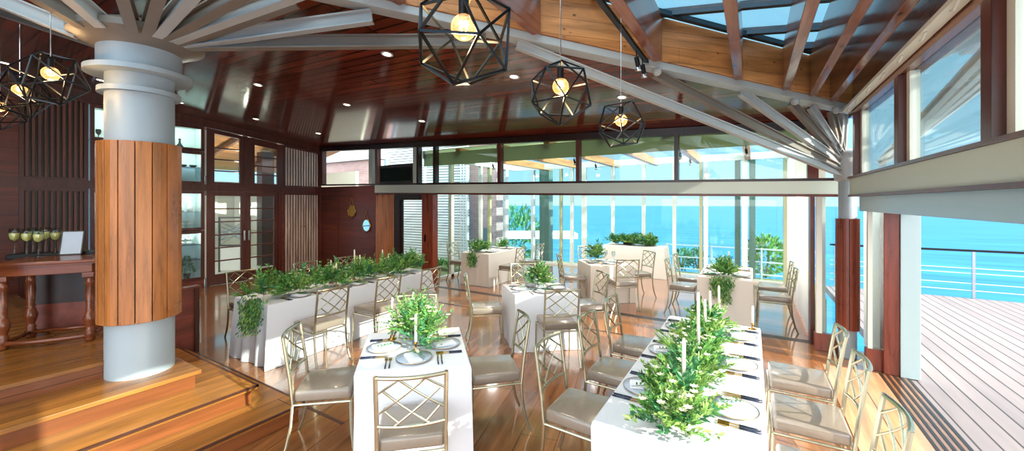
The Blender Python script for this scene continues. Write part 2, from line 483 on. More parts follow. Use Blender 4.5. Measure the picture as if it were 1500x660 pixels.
# ---- floors
struct(BX(XL, 1.42, -2.5, 6.60, -0.12, 0.0).build('floor', 'floor'))
struct(BX(-6.75, 0.72, 6.74, 11.06, -0.12, 0.0).build('floor_extension', 'floor_ext'))
struct(BX(-6.75, 0.72, 6.60, 6.74, -0.12, 0.002).build('floor_track', 'dark_strip'))
struct(MB().box(-6.3, -1.0, 5.62, 5.65, 0.0005, 0.003).build('trim_floor_line', 'dark_strip'))
struct(MB().box(-5.74, -3.0, 2.10, 2.13, 0.0005, 0.003).build('trim_step_line', 'edge'))
struct(BX(XL, -6.75, 6.60, 6.9, -0.12, 0.0).build('floor_back_edge', 'floor'))
struct(BX(.70, 1.19, -2.5, 5.84, 0.0005, .003).build('floor_sunlit_strip', 'pale'))  # paler strip: the sunlight beside the deck is put into its colour
# ---- steps and platform
def step_poly(x1, y1): return [(-9.9, -2.4), (x1, -2.4), (x1, y1), (-5.80, y1), (-5.80, y1 - .3), (-9.9, y1 - .3)]
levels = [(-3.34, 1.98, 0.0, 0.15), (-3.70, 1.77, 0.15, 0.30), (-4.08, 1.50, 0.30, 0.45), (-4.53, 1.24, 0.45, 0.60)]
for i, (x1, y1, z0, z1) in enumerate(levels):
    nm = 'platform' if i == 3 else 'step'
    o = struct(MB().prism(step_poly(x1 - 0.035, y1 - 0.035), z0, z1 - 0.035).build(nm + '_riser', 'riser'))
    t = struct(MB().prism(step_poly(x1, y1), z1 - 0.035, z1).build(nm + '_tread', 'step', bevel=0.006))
    if i < 2:
        e = MB().box(x1 - 0.012, x1 + 0.006, -2.4, y1 + 0.006, z1 - 0.014, z1 + 0.002)
        e.box(-5.80, x1 + 0.006, y1 - 0.012, y1 + 0.006, z1 - 0.014, z1 + 0.002)
        struct(e.build('trim_step_edge', 'edge'))
# ---- deck
struct(BX(1.42, 9.5, -3.0, 11.45, -0.14, -0.01).build('deck_floor', 'deck'))
tr = MB()
for k in range(5):
    tr.box(1.2 + k*0.055, 1.224 + k*0.055, -2.5, 5.86, 0.0005, 0.004)
struct(tr.build('trim_sliding_track', 'dark_strip'))
# ---- ceiling: boarded plane up to the diagonal beam
q = D0 + DD*2.05
poly = [(XL, -2.5), (-4.52, -2.5), (-4.52, D0.y + (-4.52 - D0.x)*DD.y/DD.x), (D0.x, D0.y), (XR, RB + .05), (XL, RB + .05)]
struct(MB().prism(poly, lambda x, y: ceil_z(x, y), lambda x, y: ceil_z(x, y) + 0.1).build('ceiling', 'ceil'))
# ---- diagonal timber beam and the steel channel under it
def oblique(name, m, t0, t1, zlo, zhi, half, off=0.0):
    n = Vector((-DD.y, DD.x)).normalized()
    a, b = diag(t0), diag(t1)
    c = []
    for zo in (zlo, zhi):
        for p, s in ((a, 1), (b, 1), (b, -1), (a, -1)):
            c.append((p.x + n.x*(half*s + off), p.y + n.y*(half*s + off), p.z + zo))
    mb = MB(); mb.hexa(c)
    return struct(mb.build(name, m, bevel=0.006))
oblique('beam_diagonal', 'beamwood', -0.03, 1.42, 0.05, 0.50, 0.09)
oblique('beam_channel', 'strut', -0.03, 1.42, -0.03, 0.048, 0.075)
# ---- skylight
def sky_z(x): return 3.54 + 0.15*(1.0 - x)
e0 = diag(0); e1 = diag(1.38)
struct(MB().prism([(-4.5, -2.3), (1.1, -2.3), (1.1, 6.3), (1.0, 6.3), (-4.5, .56)], lambda x, y: sky_z(x) + .02, lambda x, y: sky_z(x) + .03).build('window_skylight', 'skyglass'))
def y_at(x): return D0.y + (x - D0.x)*DD.y/DD.x
for x, w in ((-2.6, .09), (-1.75, .09), (-0.84, .095), (-0.13, .085), (0.33, .08), (0.60, .075), (0.82, .075)):
    zb = 3.08 + 0.15*(1 - x); 
    mb = MB(); y1 = y_at(x) - 0.13
    mb.box(x - w/2, x + w/2, -2.3, y1, zb, sky_z(x) + 0.012)
    struct(mb.build('beam_rafter', 'rafter', bevel=0.006))
for y in (0.9, 2.0, 3.0, 3.72, 4.28, 4.95, 5.5):
    xs = max(-4.4, D0.x + (y - D0.y)*DD.x/DD.y + 0.12)
    mb = MB(); mb.bar((xs, y, sky_z(xs) + .045), (1.05, y, sky_z(1.05) + .045), 0.06, 0.07)
    struct(mb.build('window_skylight_bar', 'bluebar'))
mb = MB(); a, b = diag(0.0), diag(1.38)
mb.bar((a.x + .12, a.y - .12, sky_z(a.x) - .0), (b.x + .12, b.y - .12, sky_z(b.x) - .0), 0.05, 0.05)
struct(mb.build('window_skylight_edge', 'bluebar'))
# ---- right clerestory wall
struct(BX(XR - .06, XR + .08, -2.3, 6.12, 1.99, 2.18).build('beam_side', 'cream'))
struct(BX(XR - .08, XR + .10, -2.3, 6.12, 2.181, 2.205).build('trim_side_sill', 'frame'))
struct(BX(XR - .075, XR + .08, -2.3, 6.12, 1.965, 1.989).build('trim_side_lip', 'frame'))
struct(BX(XR + .0, XR + .42, -2.3, 5.95, 1.80, 1.964).build('beam_header', 'header'))
struct(BX(XR - .04, XR + .10, -2.3, 6.3, 2.93, 3.06).build('beam_wall_plate', 'rafter'))
struct(BX(XR - .02, XR + .12, -2.3, 6.3, 3.061, 3.56).build('wall_right_upper', 'rafter'))
for y in (5.95, 4.38, 2.93, 1.45, 0.0, -1.5):
    struct(BX(XR - .05, XR + .07, y - .055, y + .055, 2.206, 2.93).build('trim_clerestory_post', 'frame', bevel=.004))
    struct(BX(XR - .0, XR + .06, y - .13, y - .056, 2.206, 2.93).build('trim_clerestory_jamb', 'mull'))
for y0, y1 in ((4.435, 5.895), (2.985, 4.325), (1.505, 2.875), (.055, 1.395), (-1.445, -.055)):
    struct(BX(XR + .02, XR + .028, y0, y1, 2.206, 2.93).build('window_clerestory_pane', 'glass'))
struct(BX(XR + .08, XR + .2, -2.3, 6.6, 3.561, 6.9).build('added_sun_blocker', 'white'))  # added wall that keeps the sun off the diagonal beam and struts
# blind rail with hooks under the plate
t = thing('blind_rail', 'pale rail with small hooks along the top of the clerestory windows', 'rail')
BX(XR - .13, XR - .05, -2.0, 6.15, 2.985, 3.015).build('rail', 'mull', t)
for k in range(16):
    y = -1.2 + k*0.47
    h = MB(); h.bar((XR - .11, y, 2.983), (XR - .11, y + .07, 2.955), .012, .012); h.bar((XR - .11, y + .07, 2.955), (XR - .11, y + .11, 2.965), .012, .012)
    h.build('hook', 'mull', t)
# ---- back wall: painted beam, transom windows, timber wall with two mirrors
def skew(name, m, x0, x1, y0, y1, f0, f1, bevel=0):
    mb = MB()
    mb.prism([(x0, y0), (x1, y0), (x1, y1), (x0, y1)], lambda x, y: f0(x), lambda x, y: f1(x))
    return struct(mb.build(name, m, bevel=bevel))
XB = -8.1
skew('beam_opening', 'cream', XB, XR + .04, RB - .09, RB + .06, lambda x: beam_bot(x), lambda x: beam_top(x))
skew('trim_beam_lip', 'frame', XB, XR + .02, RB - .10, RB + .06, lambda x: beam_bot(x) - .035, lambda x: beam_bot(x) - .001)
skew('trim_transom_sill', 'darkframe', XL, XR + .02, RB - .06, RB + .07, lambda x: beam_top(x) + .001, lambda x: beam_top(x) + .04)
def topz(x): return ceil_z(x, RB)
skew('trim_transom_head', 'darkframe', XL, XR, RB - .08, RB + .06, lambda x: topz(x) - .12, lambda x: topz(x) - .002)
for px, w, m in ((474, .10, 'frame'), (546, .14, 'cream'), (554, .08, 'redpost'), (611, .13, 'cream'), (614.5, .06, 'darkframe'), (639, .07, 'darkframe'), (733.5, .07, 'frame'), (848, .065, 'frame'), (991.5, .06, 'darkframe'), (1190, .12, 'frame')):
    x = onR(px, RB)
    skew('trim_transom_post', m, x - w/2, x + w/2, RB - .07, RB + .055, lambda x: beam_top(x) + .04, lambda x: topz(x) - .12)
edges = [474, 546, 614.5, 639, 733.5, 848, 991.5, 1190]
for a, b in zip(edges[:-1], edges[1:]):
    xa, xb = onR(a, RB) + .05, onR(b, RB) - .05
    skew('window_transom_pane', 'glass', xa, xb, RB + .0, RB + .008, lambda x: beam_top(x) + .04, lambda x: topz(x) - .12)
# dark louvred vent in the transom
xa, xb = onR(557, RB) + .03, onR(608, RB) - .02
v = thing('louvre_vent', 'dark green louvred vent filling the lower part of a transom window', 'vent', ((xa + xb)/2, RB - .03, 2.37))
W_ = (xb - xa)/2
f = MB(); f.box(-W_, W_, -.03, .02, .38, .44); f.box(-W_, W_, -.03, .02, -.02, .03); f.box(-W_, -W_ + .04, -.03, .02, .03, .38); f.box(W_ - .04, W_, -.03, .02, .03, .38)
f.build('frame', 'darkframe', v)
sl = MB()
for k in range(14):
    z = .045 + k*.024
    sl.hexa([(-W_ + .04, -.02, z), (W_ - .04, -.02, z), (W_ - .04, .012, z + .014), (-W_ + .04, .012, z + .014), (-W_ + .04, -.02, z + .005), (W_ - .04, -.02, z + .005), (W_ - .04, .012, z + .019), (-W_ + .04, .012, z + .019)])
sl.box(-W_ + .04, W_ - .04, .013, .018, .03, .38)
sl.build('slat', 'louvre', v)
# timber wall under the first transom
struct(BX(XL, XB, RB - .02, RB + .06, 0, beam_top(XB)).build('wall_back', 'panelx'))
xd = onR(497, RB)
struct(MB().box(xd - .006, xd + .006, RB - .024, RB - .02, 0, 1.98).box(XL + .15, xd, RB - .024, RB - .02, 1.97, 1.98).build('trim_hidden_door', 'darkframe'))
kn = tag(MB().sphere((xd - .13, RB - .05, 1.20), .028, 12, 8).tube([(xd - .13, RB - .05, 1.20), (xd - .13, RB - .02, 1.20)], .012).build('door_knob', 'brass', smooth=True), 'small brass knob on the flush door in the timber back wall', 'knob')
# panelled return, dark door with glass
xa, xb = onR(557, RB), onR(579, RB)
struct(BX(XB, xb, RB - .06, RB + .16, 0, beam_bot(xb) - .03).build('wall_back_return', 'honey', bevel=.01))
xc, xe, xf, xg = onR(581, RB), onR(587, RB), onR(621, RB), onR(637, RB)
zt = beam_bot(-7) - .03
struct(BX(xb, xe, RB - .04, RB + .08, 0, zt).build('trim_door_jamb', 'darkframe'))
struct(BX(xf, xg, RB - .07, RB + .1, 0, zt).build('trim_door_post', 'redpost', bevel=.006))
struct(BX(xe, xf, RB - .04, RB + .08, zt - .14, zt).build('trim_door_head', 'darkframe'))
d3 = struct(BX(xe, xf, RB + .0, RB + .05, 0.0, .16).build('door_back', 'darkframe'))
BX(xe, xe + .05, RB, RB + .05, .16, zt - .14).build('stile', 'darkframe', d3)
BX(xe + .05, xf, RB + .02, RB + .03, .16, zt - .14).build('pane', 'glass', d3)
BX(xf + .1, xf + .13, RB - .10, RB - .072, 1.0, 1.16).build('handle', 'black', d3)
# ---- frame at the deck end of the opening
struct(BX(.66, .71, RB - .12, RB + .08, 0, beam_bot(.7) - .036).build('trim_opening_post', 'frame'))
p0 = P(1190, 514, 0)
struct(BX(.68, .92, 6.36, 6.44, 0.0, .22).build('wall_kick_panel', 'redpost', bevel=.004))
struct(BX(.70, .76, 6.36, 6.44, .221, beam_bot(.7) - .04).build('trim_side_jamb', 'mull'))
struct(BX(.76, .92, 6.40, 6.408, .221, beam_bot(.7) - .04).build('window_narrow_pane', 'glass'))
struct(BX(1.10, 1.36, 5.92, 6.0, 0.0, .24).build('wall_kick_panel_deck', 'redpost', bevel=.004))
struct(BX(1.24, 1.37, 5.86, 6.02, .0, 1.80).build('trim_deck_post', 'redpost', bevel=.006))
struct(BX(1.371, 1.53, 5.84, 6.0, .0, 1.80).build('trim_deck_jamb', 'header', bevel=.004))
struct(BX(1.12, 1.16, 5.93, 5.99, .241, 1.80).build('trim_deck_window_jamb', 'mull'))
struct(BX(1.16, 1.24, 5.955, 5.963, .241, 1.80).build('window_deck_pane', 'glass'))
for k in range(3):      # the stacked sliding doors outside the post
    struct(BX(1.26 + k*.06, 1.30 + k*.06, 6.10 + k*.03, 6.9 + k*.03, 0.02, 1.80).build('trim_stacked_door', 'mull'))

# ---- left panelled wall
def lw(name, m, y0, y1, z0, z1, d0=-.05, d1=.03, **k):
    return struct(BX(XL + d0, XL + d1, y0, y1, z0, z1).build(name, m, **k))
yl = [onS(px, XL) for px in (34, 122, 131, 166, 250, 300, 305, 360, 366, 410, 416, 469)]
yA, yB, yC, yC2, yD, yE, yF, yG, yH, yI, yJ, yK = yl
LINT0, LINT1 = 2.15, 2.30
skew_l = MB(); skew_l.prism([(XL - .05, -2.3), (XL + .06, -2.3), (XL + .06, RB - .02), (XL - .05, RB - .02)], lambda x, y: ceil_z(XL, y) - .16, lambda x, y: ceil_z(XL, y) - .002)
struct(skew_l.build('trim_cornice', 'frame'))
lw('trim_lintel', 'frame', -2.3, RB - .02, LINT0, LINT1, -.05, .045)
lw('wall_left_plain', 'panel', -2.3, yA - .05, 0.0, LINT0); lw('wall_left_plain_upper', 'panel', -2.3, yA - .05, LINT1, 4.05)
lw('wall_slat_base', 'panel', yA - .05, yC, 0.0, .62)
def slats(y0, y1, z0, z1f, n, nm, cat_label, sm='slatdark'):
    """one slatted panel: backing board and upright slats"""
    r = thing(nm, cat_label, 'cupboard' if 'cupboard' in nm else 'screen', (XL, 0, 0))
    mb = MB(); mb.prism([(-.05, y0), (0, y0), (0, y1), (-.05, y1)], z0, lambda x, y: z1f(y)); mb.build('backing', 'darkframe', r)
    w = (y1 - y0)/n
    for k in range(n):
        ym = y0 + (k + .5)*w
        zt_ = z1f(ym) - .05
        BX(.001, .045, ym - w*.27, ym + w*.27, z0 + .04, zt_).build('slat', sm, r, bevel=.004)
    fr = MB(); fr.prism([(.0, y0), (.05, y0), (.05, y1), (.0, y1)], lambda x, y: z1f(y) - .05, lambda x, y: z1f(y)); fr.build('top_rail', 'frame', r)
    BX(0, .05, y0, y1, z0, z0 + .04).build('bottom_rail', 'frame', r)
    return r
cz = lambda y: ceil_z(XL, y) - .165
slats(yA, yB, LINT1 + .002, cz, 10, 'slatted_screen', 'tall dark slatted panel high on the side wall behind the console table')
slats(yA, yB, .62, lambda y: LINT0 - .002, 10, 'slatted_screen', 'dark slatted panel behind the champagne glasses below the lintel')
s1 = slats(yJ, yK - .08, LINT1 + .002, cz, 13, 'slatted_cupboard', 'short slatted cupboard high in the corner above the tall slatted one', 'slatwood')
s2 = slats(yJ, yK - .08, .0, lambda y: LINT0 - .002, 13, 'slatted_cupboard', 'tall slatted cupboard front in the corner beside the glass doors', 'slatwood')
for dy in (-.05, .05):
    MB().sphere((.062, (yJ + yK - .08)/2 + dy, 1.25), .018, 10, 6).build('knob', 'brass', s2, smooth=True)
for a, b in ((yA - .05, yA), (yB, yC - .02), (yF - .0, yF + .0), (yK - .08, RB - .02)):
    if b - a > .01: lw('trim_wall_stile', 'frame', a, b, 0.0, 4.0 if b < 4 else 3.3, -.05, .05)
lw('wall_jamb_recess', 'panel', yI + .02, yJ, 0.0, LINT0, -.06, .0)
lw('trim_door_side', 'frame', yI - .06, yI + .02, 0.0, LINT0, -.06, .05)
# display cabinets built into the wall
def cabinet(y0, y1, z0, z1, shelves, label, top_slope=False):
    c = thing('display_cabinet', label, 'cabinet', (XL, 0, 0))
    d = .42
    zt_ = z1
    BX(-d, -d + .02, y0, y1, z0, z1).build('back_panel', 'cabback', c)
    for a in (y0, y1 - .02): BX(-d + .021, -.0, a, a + .02, z0, z1).build('side_panel', 'cabback', c)
    BX(-d + .021, 0, y0 + .021, y1 - .021, z1 - .02, z1).build('top_panel', 'cabback', c)
    BX(-d + .021, 0, y0 + .021, y1 - .021, z0, z0 + .02).build('bottom_panel', 'cabback', c)
    BX(-.06, -.03, y0 + .05, y1 - .05, z1 - .035, z1 - .022).build('light_strip', 'led', c)
    for z in shelves: BX(-d + .03, -.02, y0 + .022, y1 - .022, z, z + .012).build('shelf', 'plateglass', c)
    fr = MB(); fw = .06
    fr.box(0.001, .05, y0 - .0, y0 + fw, z0, z1); fr.box(.001, .05, y1 - fw, y1, z0, z1); fr.box(.001, .05, y0 + fw, y1 - fw, z0, z0 + fw); fr.box(.001, .05, y0 + fw, y1 - fw, z1 - fw, z1)
    mid = None
    fr.build('door_frame', 'frame', c, bevel=.004)
    BX(.018, .024, y0 + fw, y1 - fw, z0 + fw, z1 - fw).build('pane', 'glass', c)
    return c
def ware(kind, x, y, z, label, grp=None, m='pottery'):
    mb = MB()
    if kind == 'bowl': mb.lathe([(.02, 0), (.03, .004), (.06, .03), (.07, .06), (.065, .06), (.05, .028), (.01, .01)], 14)
    elif kind == 'decanter': mb.lathe([(.05, 0), (.075, .02), (.07, .07), (.025, .14), (.02, .17), (.03, .18), (.012, .185), (.028, .22), (.01, .25)], 14)
    elif kind == 'goblet': mb.lathe([(.035, 0), (.03, .006), (.006, .012), (.006, .10), (.03, .13), (.042, .18), (.036, .22)], 12, cap=False)
    elif kind == 'plates':
        for k in range(5): mb.lathe([(.04, k*.02), (.09, k*.02 + .012), (.09, k*.02 + .017), (.03, k*.02 + .01)], 14)
    elif kind == 'vase': mb.lathe([(.04, 0), (.06, .05), (.05, .12), (.02, .16), (.03, .2)], 14)
    elif kind == 'rack':
        for k in range(5): mb.lathe([(.02 + .05*(k % 2), k*.04), (.07 - .04*(k % 2), k*.04 + .03)], 12)
    return tag(mb.build(dict(bowl='bowl', decanter='decanter', goblet='goblet', plates='plate_stack', vase='vase', rack='cruet_stand')[kind], m, smooth=True, loc=(x, y, z)), label, dict(bowl='bowl', decanter='decanter', goblet='goblet', plates='plates', vase='vase', rack='stand')[kind], grp)
xs = XL - .2
# left cabinet (left of the column)
cabinet(yC, yC + .75, LINT1 + .0, 3.05, (2.62,), 'upper glazed cabinet with backlit shelf left of the big column')
cabinet(yC, yC + .75, 3.06, 3.72, (), 'topmost glazed cabinet with goblets left of the big column')
cabinet(yC, yC + .75, 1.02, LINT0, (1.55,), 'lower glazed cabinet with white ware left of the big column')
lw('wall_cabinet_base', 'panel', yC, yC + .75, 0, 1.02)
for i, dy in enumerate((.16, .3)):
    ware('goblet', xs, yC + dy, 3.08, 'clear goblet in topmost cabinet left of the column, %s' % ('beside its outer stile' if i == 0 else 'inner one'), 'goblets in the cabinet', 'darkware')
ware('bowl', xs, yC + .2, 2.632, 'dark bowl on the upper cabinet shelf left of the column', None, 'darkware')
ware('plates', xs, yC + .2, 2.32, 'stack of plates under the shelf of the upper cabinet left of column')
ware('rack', xs, yC + .2, 1.562, 'dark tiered stand on the middle shelf left of the column', None, 'darkware')
ware('rack', xs, yC + .2, 1.04, 'dark tiered stand at the bottom of the lower cabinet left of column', None, 'darkware')
# right cabinet (between column and doors)
cabinet(yD - .05, yE - .02, 3.03, 3.58, (), 'topmost glazed cabinet with decanter between column and glass doors')
cabinet(yD - .05, yE - .02, LINT1, 3.02, (2.66,), 'upper glazed cabinet with bowls and plates between column and glass doors')
cabinet(yD - .05, yE - .02, 1.28, LINT0, (1.68,), 'middle glazed cabinet with white ware between column and glass doors')
cabinet(yD - .05, yE - .02, .18, 1.27, (.62, .95), 'lower glazed cabinet with a topiary between column and glass doors')
ware('decanter', xs, yD + .22, 3.05, 'glass decanter in the topmost cabinet right of the column', None, 'darkware')
for i in range(3): ware('bowl', xs, yD + .1 + i*.18, 2.672, 'dark bowl on the upper cabinet shelf, %s of the three' % ('first from column', 'middle', 'third from column')[i], 'bowls in the cabinet', 'darkware')
for i in range(2): ware('plates', xs, yD + .16 + i*.26, 2.32, 'plate stack in upper cabinet, %s' % ('on the column side', 'on the door side')[i], 'plate stacks')
for i in range(3): ware('vase', xs, yD + .1 + i*.15, 1.692, 'white vase on the middle cabinet shelf, %s' % ('first from column', 'second from column', 'third from column')[i], 'white vases')
for i in range(3): ware('rack', xs, yD + .1 + i*.15, 1.30, 'white tiered stand in the middle cabinet, %s' % ('first from column', 'second from column', 'third from column')[i], 'white stands')
for i in range(3): ware('rack', xs, yD + .1 + i*.14, .962, 'white tiered stand in the lower cabinet, %s' % ('first from column', 'second from column', 'third from column')[i], 'white stands')
tp = thing('topiary', 'small dark cone topiary in a pot inside the lower cabinet', 'plant', (xs, yE - .26, .20))
MB().lathe([(.05, 0), (.07, .12), (.06, .12), (.05, .08)], 12).build('pot', 'darkware', tp, smooth=True)
fo = MB()
for k in range(260):
    h = random.random(); a = random.uniform(0, 2*PI); rr = .11*(1 - h) + .01
    fo.leaf((rr*math.cos(a), rr*math.sin(a), .14 + h*.36), (math.cos(a), math.sin(a), .3), .05, .03)
fo.tube([(0, 0, .1), (0, 0, .2)], .01); fo.build('foliage', 'leaf3', tp)
lw('wall_cabinet_base_inner', 'panel', yD - .05, yE - .02, 0, .18)
for z0, z1 in ((0.0, LINT0), (LINT1, 3.62)):
    lw('trim_cabinet_stile', 'mull', yD - .10, yD - .055, z0 + .2, z1 - .1, -.02, .03); lw('trim_cabinet_stile', 'mull', yE - .015, yE + .02, z0 + .2, z1 - .1, -.02, .03)
lw('wall_behind_column', 'panel', yC + .75, yD - .10, 0, LINT0); lw('wall_behind_column_upper', 'panel', yC + .75, yD - .10, LINT1, 3.9)
lw('trim_above_cabinet', 'frame', yD - .1, yE + .02, 3.585, 3.75)
lw('trim_above_cabinet', 'frame', yB, yC + .75, 3.725, 3.9)
# pair of glass doors and the two windows above
def glazed(name, y0, y1, z0, z1f, n, handle=None, fw=.1, botz=.24, kind='door'):
    ztm = lambda y: z1f(y)
    o = struct(MB().box(XL - .02, XL + .03, y0, y0 + fw, z0, z1f(y0 + fw/2)).box(XL - .02, XL + .03, y1 - fw, y1, z0, z1f(y1)).box(XL - .02, XL + .03, y0 + fw, y1 - fw, z0, z0 + botz).prism([(XL - .02, y0 + fw), (XL + .03, y0 + fw), (XL + .03, y1 - fw), (XL - .02, y1 - fw)], lambda x, y: z1f(y) - fw, lambda x, y: z1f(y)).build(name, 'frame'))
    MB().prism([(XL + .0, y0 + fw), (XL + .006, y0 + fw), (XL + .006, y1 - fw), (XL + .0, y1 - fw)], z0 + botz, lambda x, y: z1f(y) - fw).build('pane', 'glass', o)
    for k in range(1, n):
        z = z0 + botz + (z1f(y1) - fw - z0 - botz)*k/n
        BX(XL - .02, XL + .028, y0 + fw, y1 - fw, z - .014, z + .014).build('glazing_bar', 'frame', o)
    if handle is not None:
        BX(XL + .05, XL + .08, handle - .02, handle + .02, .98, 1.22).build('handle', 'chrome', o, bevel=.004)
        for z in (1.0, 1.2): BX(XL + .03, XL + .05, handle - .012, handle + .012, z - .012, z + .012).build('handle_post', 'chrome', o)
    return o
ym = (yF + yI - .06)/2
glazed('door_1', yF + .02, ym - .004, 0.01, lambda y: LINT0 - .002, 6, ym - .05)
glazed('door_2', ym + .004, yI - .062, 0.01, lambda y: LINT0 - .002, 6, ym + .05)
wz = lambda y: ceil_z(XL, y) - .17
glazed('window_1', yF + .02, yF + .72, LINT1 + .001, wz, 4, fw=.09, botz=.06)
glazed('window_2', yF + .80, yJ - .03, LINT1 + .001, wz, 4, fw=.16, botz=.06)
for a, b in ((yE + .02, yF + .02), (yF + .72, yF + .80), (yJ - .03, yJ)):
    mb = MB(); mb.prism([(XL - .05, a), (XL + .045, a), (XL + .045, b), (XL - .05, b)], LINT1, lambda x, y: wz(y)); struct(mb.build('trim_window_stile', 'frame'))
lw('trim_door_stile', 'frame', yE + .02, yF + .02, 0, LINT0, -.05, .045)
# corridor behind the glass doors, open to the sky
struct(BX(XL - 4.8, XL - .06, 2.0, 9.5, -.12, 0).build('floor_corridor', 'tile'))
struct(BX(XL - 4.9, XL - 4.8, 2.0, 9.5, 0, 2.6).build('wall_corridor', 'corr'))
for y in (4.2, 5.6, 7.0): struct(BX(XL - 4.79, XL - 4.74, y - .45, y + .45, .9, 2.1).build('trim_corridor_panel', 'tile'))
struct(BX(XL - 2.2, XL - 1.9, 6.05, 6.4, 0, 3.4).build('pillar_corridor', 'darkframe'))
struct(BX(XL - 4.8, XL - .46, 8.2, 8.3, 0, 2.9).build('wall_corridor_end', 'plaster'))
mb = MB(); mb.prism([(XL - 4.6, 2.0), (XL - .46, 2.0), (XL - .46, 8.3), (XL - 4.6, 8.3)], lambda x, y: 3.9 + .2*(x - XL), lambda x, y: 3.95 + .2*(x - XL)); struct(mb.build('ceiling_corridor', 'beamwood'))
for k in range(3):
    y = 3.6 + 1.5*k; mb = MB(); mb.bar((XL - 4.5, y, 2.93), (XL - .5, y, 3.73), .08, .14); struct(mb.build('beam_corridor', 'rafter'))
lc = bpy.data.lights.new('corridor_fill_light', 'POINT'); lc.energy = 60; lc.color = (1, .9, .74); lc.shadow_soft_size = .15  # added fill light without a fitting, brightens the corridor
lo_ = bpy.data.objects.new('corridor_fill_light', lc); COL.objects.link(lo_); lo_.location = (XL - 1.7, 5.4, 2.5)
pl = thing('screen_panel', 'pale fretwork screen standing in the corridor behind the glass doors', 'screen', (XL - 1.6, 5.2, 0), math.radians(40))
f = MB(); f.box(-.4, -.36, -.02, .02, 0, 1.5); f.box(.36, .4, -.02, .02, 0, 1.5); f.box(-.36, .36, -.02, .02, 1.46, 1.5); f.box(-.36, .36, -.02, .02, .7, .74); f.build('frame', 'tin', pl)
f = MB()
for k in range(6): f.bar((-.36, 0, .74 + .12*k), (.36, 0, .86 + .12*((k + 3) % 6)), .015, .015)
for k in range(6): f.bar((-.36, 0, .86 + .1*((k + 3) % 6)), (.36, 0, .76 + .11*k), .015, .015)
f.build('fretwork', 'fenceback', pl); BX(-.36, .36, -.01, .01, .05, .7).build('lower_panel', 'plaster', pl)
dk = thing('corridor_sideboard', 'dark sideboard against the end wall behind the glass doors', 'sideboard', (XL - 1.5, 7.6, 0))
BX(-.7, .7, -.2, .2, .08, .85).build('body', 'panel', dk, bevel=.01); BX(-.74, .74, -.23, .23, .851, .89).build('top', 'frame', dk, bevel=.006)
for x in (-.62, .62):
    for y in (-.15, .15): BX(x - .03, x + .03, y - .03, y + .03, 0, .079).build('foot', 'frame', dk)
for x in (-.35, .35): BX(x - .32, x + .32, -.215, -.201, .14, .8).build('door', 'frame', dk, bevel=.004)

struct(BX(XL - .05, -4.6, -2.5, -2.42, 0, 4.6).build('wall_front', 'panel'))
# ---- low panelled walls beside the platform
struct(BX(-5.80, -5.74, 1.46, 2.07, 0.0, .86).build('wall_low', 'panel'))
struct(BX(-5.83, -5.71, 1.40, 2.10, .861, .89).build('trim_low_cap', 'frame', bevel=.006))
struct(BX(-5.735, -5.70, 2.03, 2.072, 0.0, .86).build('trim_low_end', 'edge'))
ang = math.atan2(.832, .555)
mb = BX(-.62, .10, 0, .05, 0, .74); struct(mb.build('wall_low_platform', 'panel', loc=(-5.74, 1.36, .601), rot=(0, 0, ang)))
mb = BX(-.80, .14, -.04, .16, 0, .05); struct(mb.build('trim_low_platform_cap', 'black', loc=(-5.74, 1.36, 1.342), rot=(0, 0, ang), bevel=.01))

# ================================================================== COLUMNS WITH FANS OF STRUTS
def strut_bar(mb, a, b, w=.075, h=.10):
    """a rolled channel: web plus two flanges"""
    a, b = Vector(a), Vector(b)
    d = (b - a).normalized(); sd = d.cross(Vector((0, 0, 1))).normalized(); u = sd.cross(d).normalized()
    mb.bar(a, b, w*.28, h, u)
    for s in (1, -1):
        mb.bar(a + u*(s*h/2), b + u*(s*h/2), w, .014, u)
def cyl(r, z0, z1, n=40): return [(r, z0), (r, z1)]
CL = Vector((-4.52, 1.22, 0))
cl = thing('steel_column', 'thick pale steel column clad in honey timber, standing on the steps', 'column', (CL.x, CL.y, .45))
cl['kind'] = 'structure'
MB().lathe(cyl(.225, 0.0, 2.86), 48).build('shaft', 'steel', cl, smooth=True, auto=40)
for k in range(16):
    a0, a1 = 2*PI*k/16 + .012, 2*PI*(k + 1)/16 - .012
    pts = [(.272*math.cos(a), .272*math.sin(a)) for a in (a0, (a0 + a1)/2, a1)] + [(.23*math.cos(a), .23*math.sin(a)) for a in (a1, a0)]
    MB().prism(pts, .46, 1.95).build('cladding_stave', 'honey', cl, bevel=.004)
MB().lathe([(.226, 2.36), (.27, 2.36), (.27, 2.40), (.226, 2.40)], 48, ring=True).build('ring', 'steel', cl, smooth=True, auto=40)
MB().lathe([(.226, 2.52), (.35, 2.52), (.35, 2.56), (.226, 2.56)], 48, ring=True).build('flange', 'steel', cl, smooth=True, auto=40)
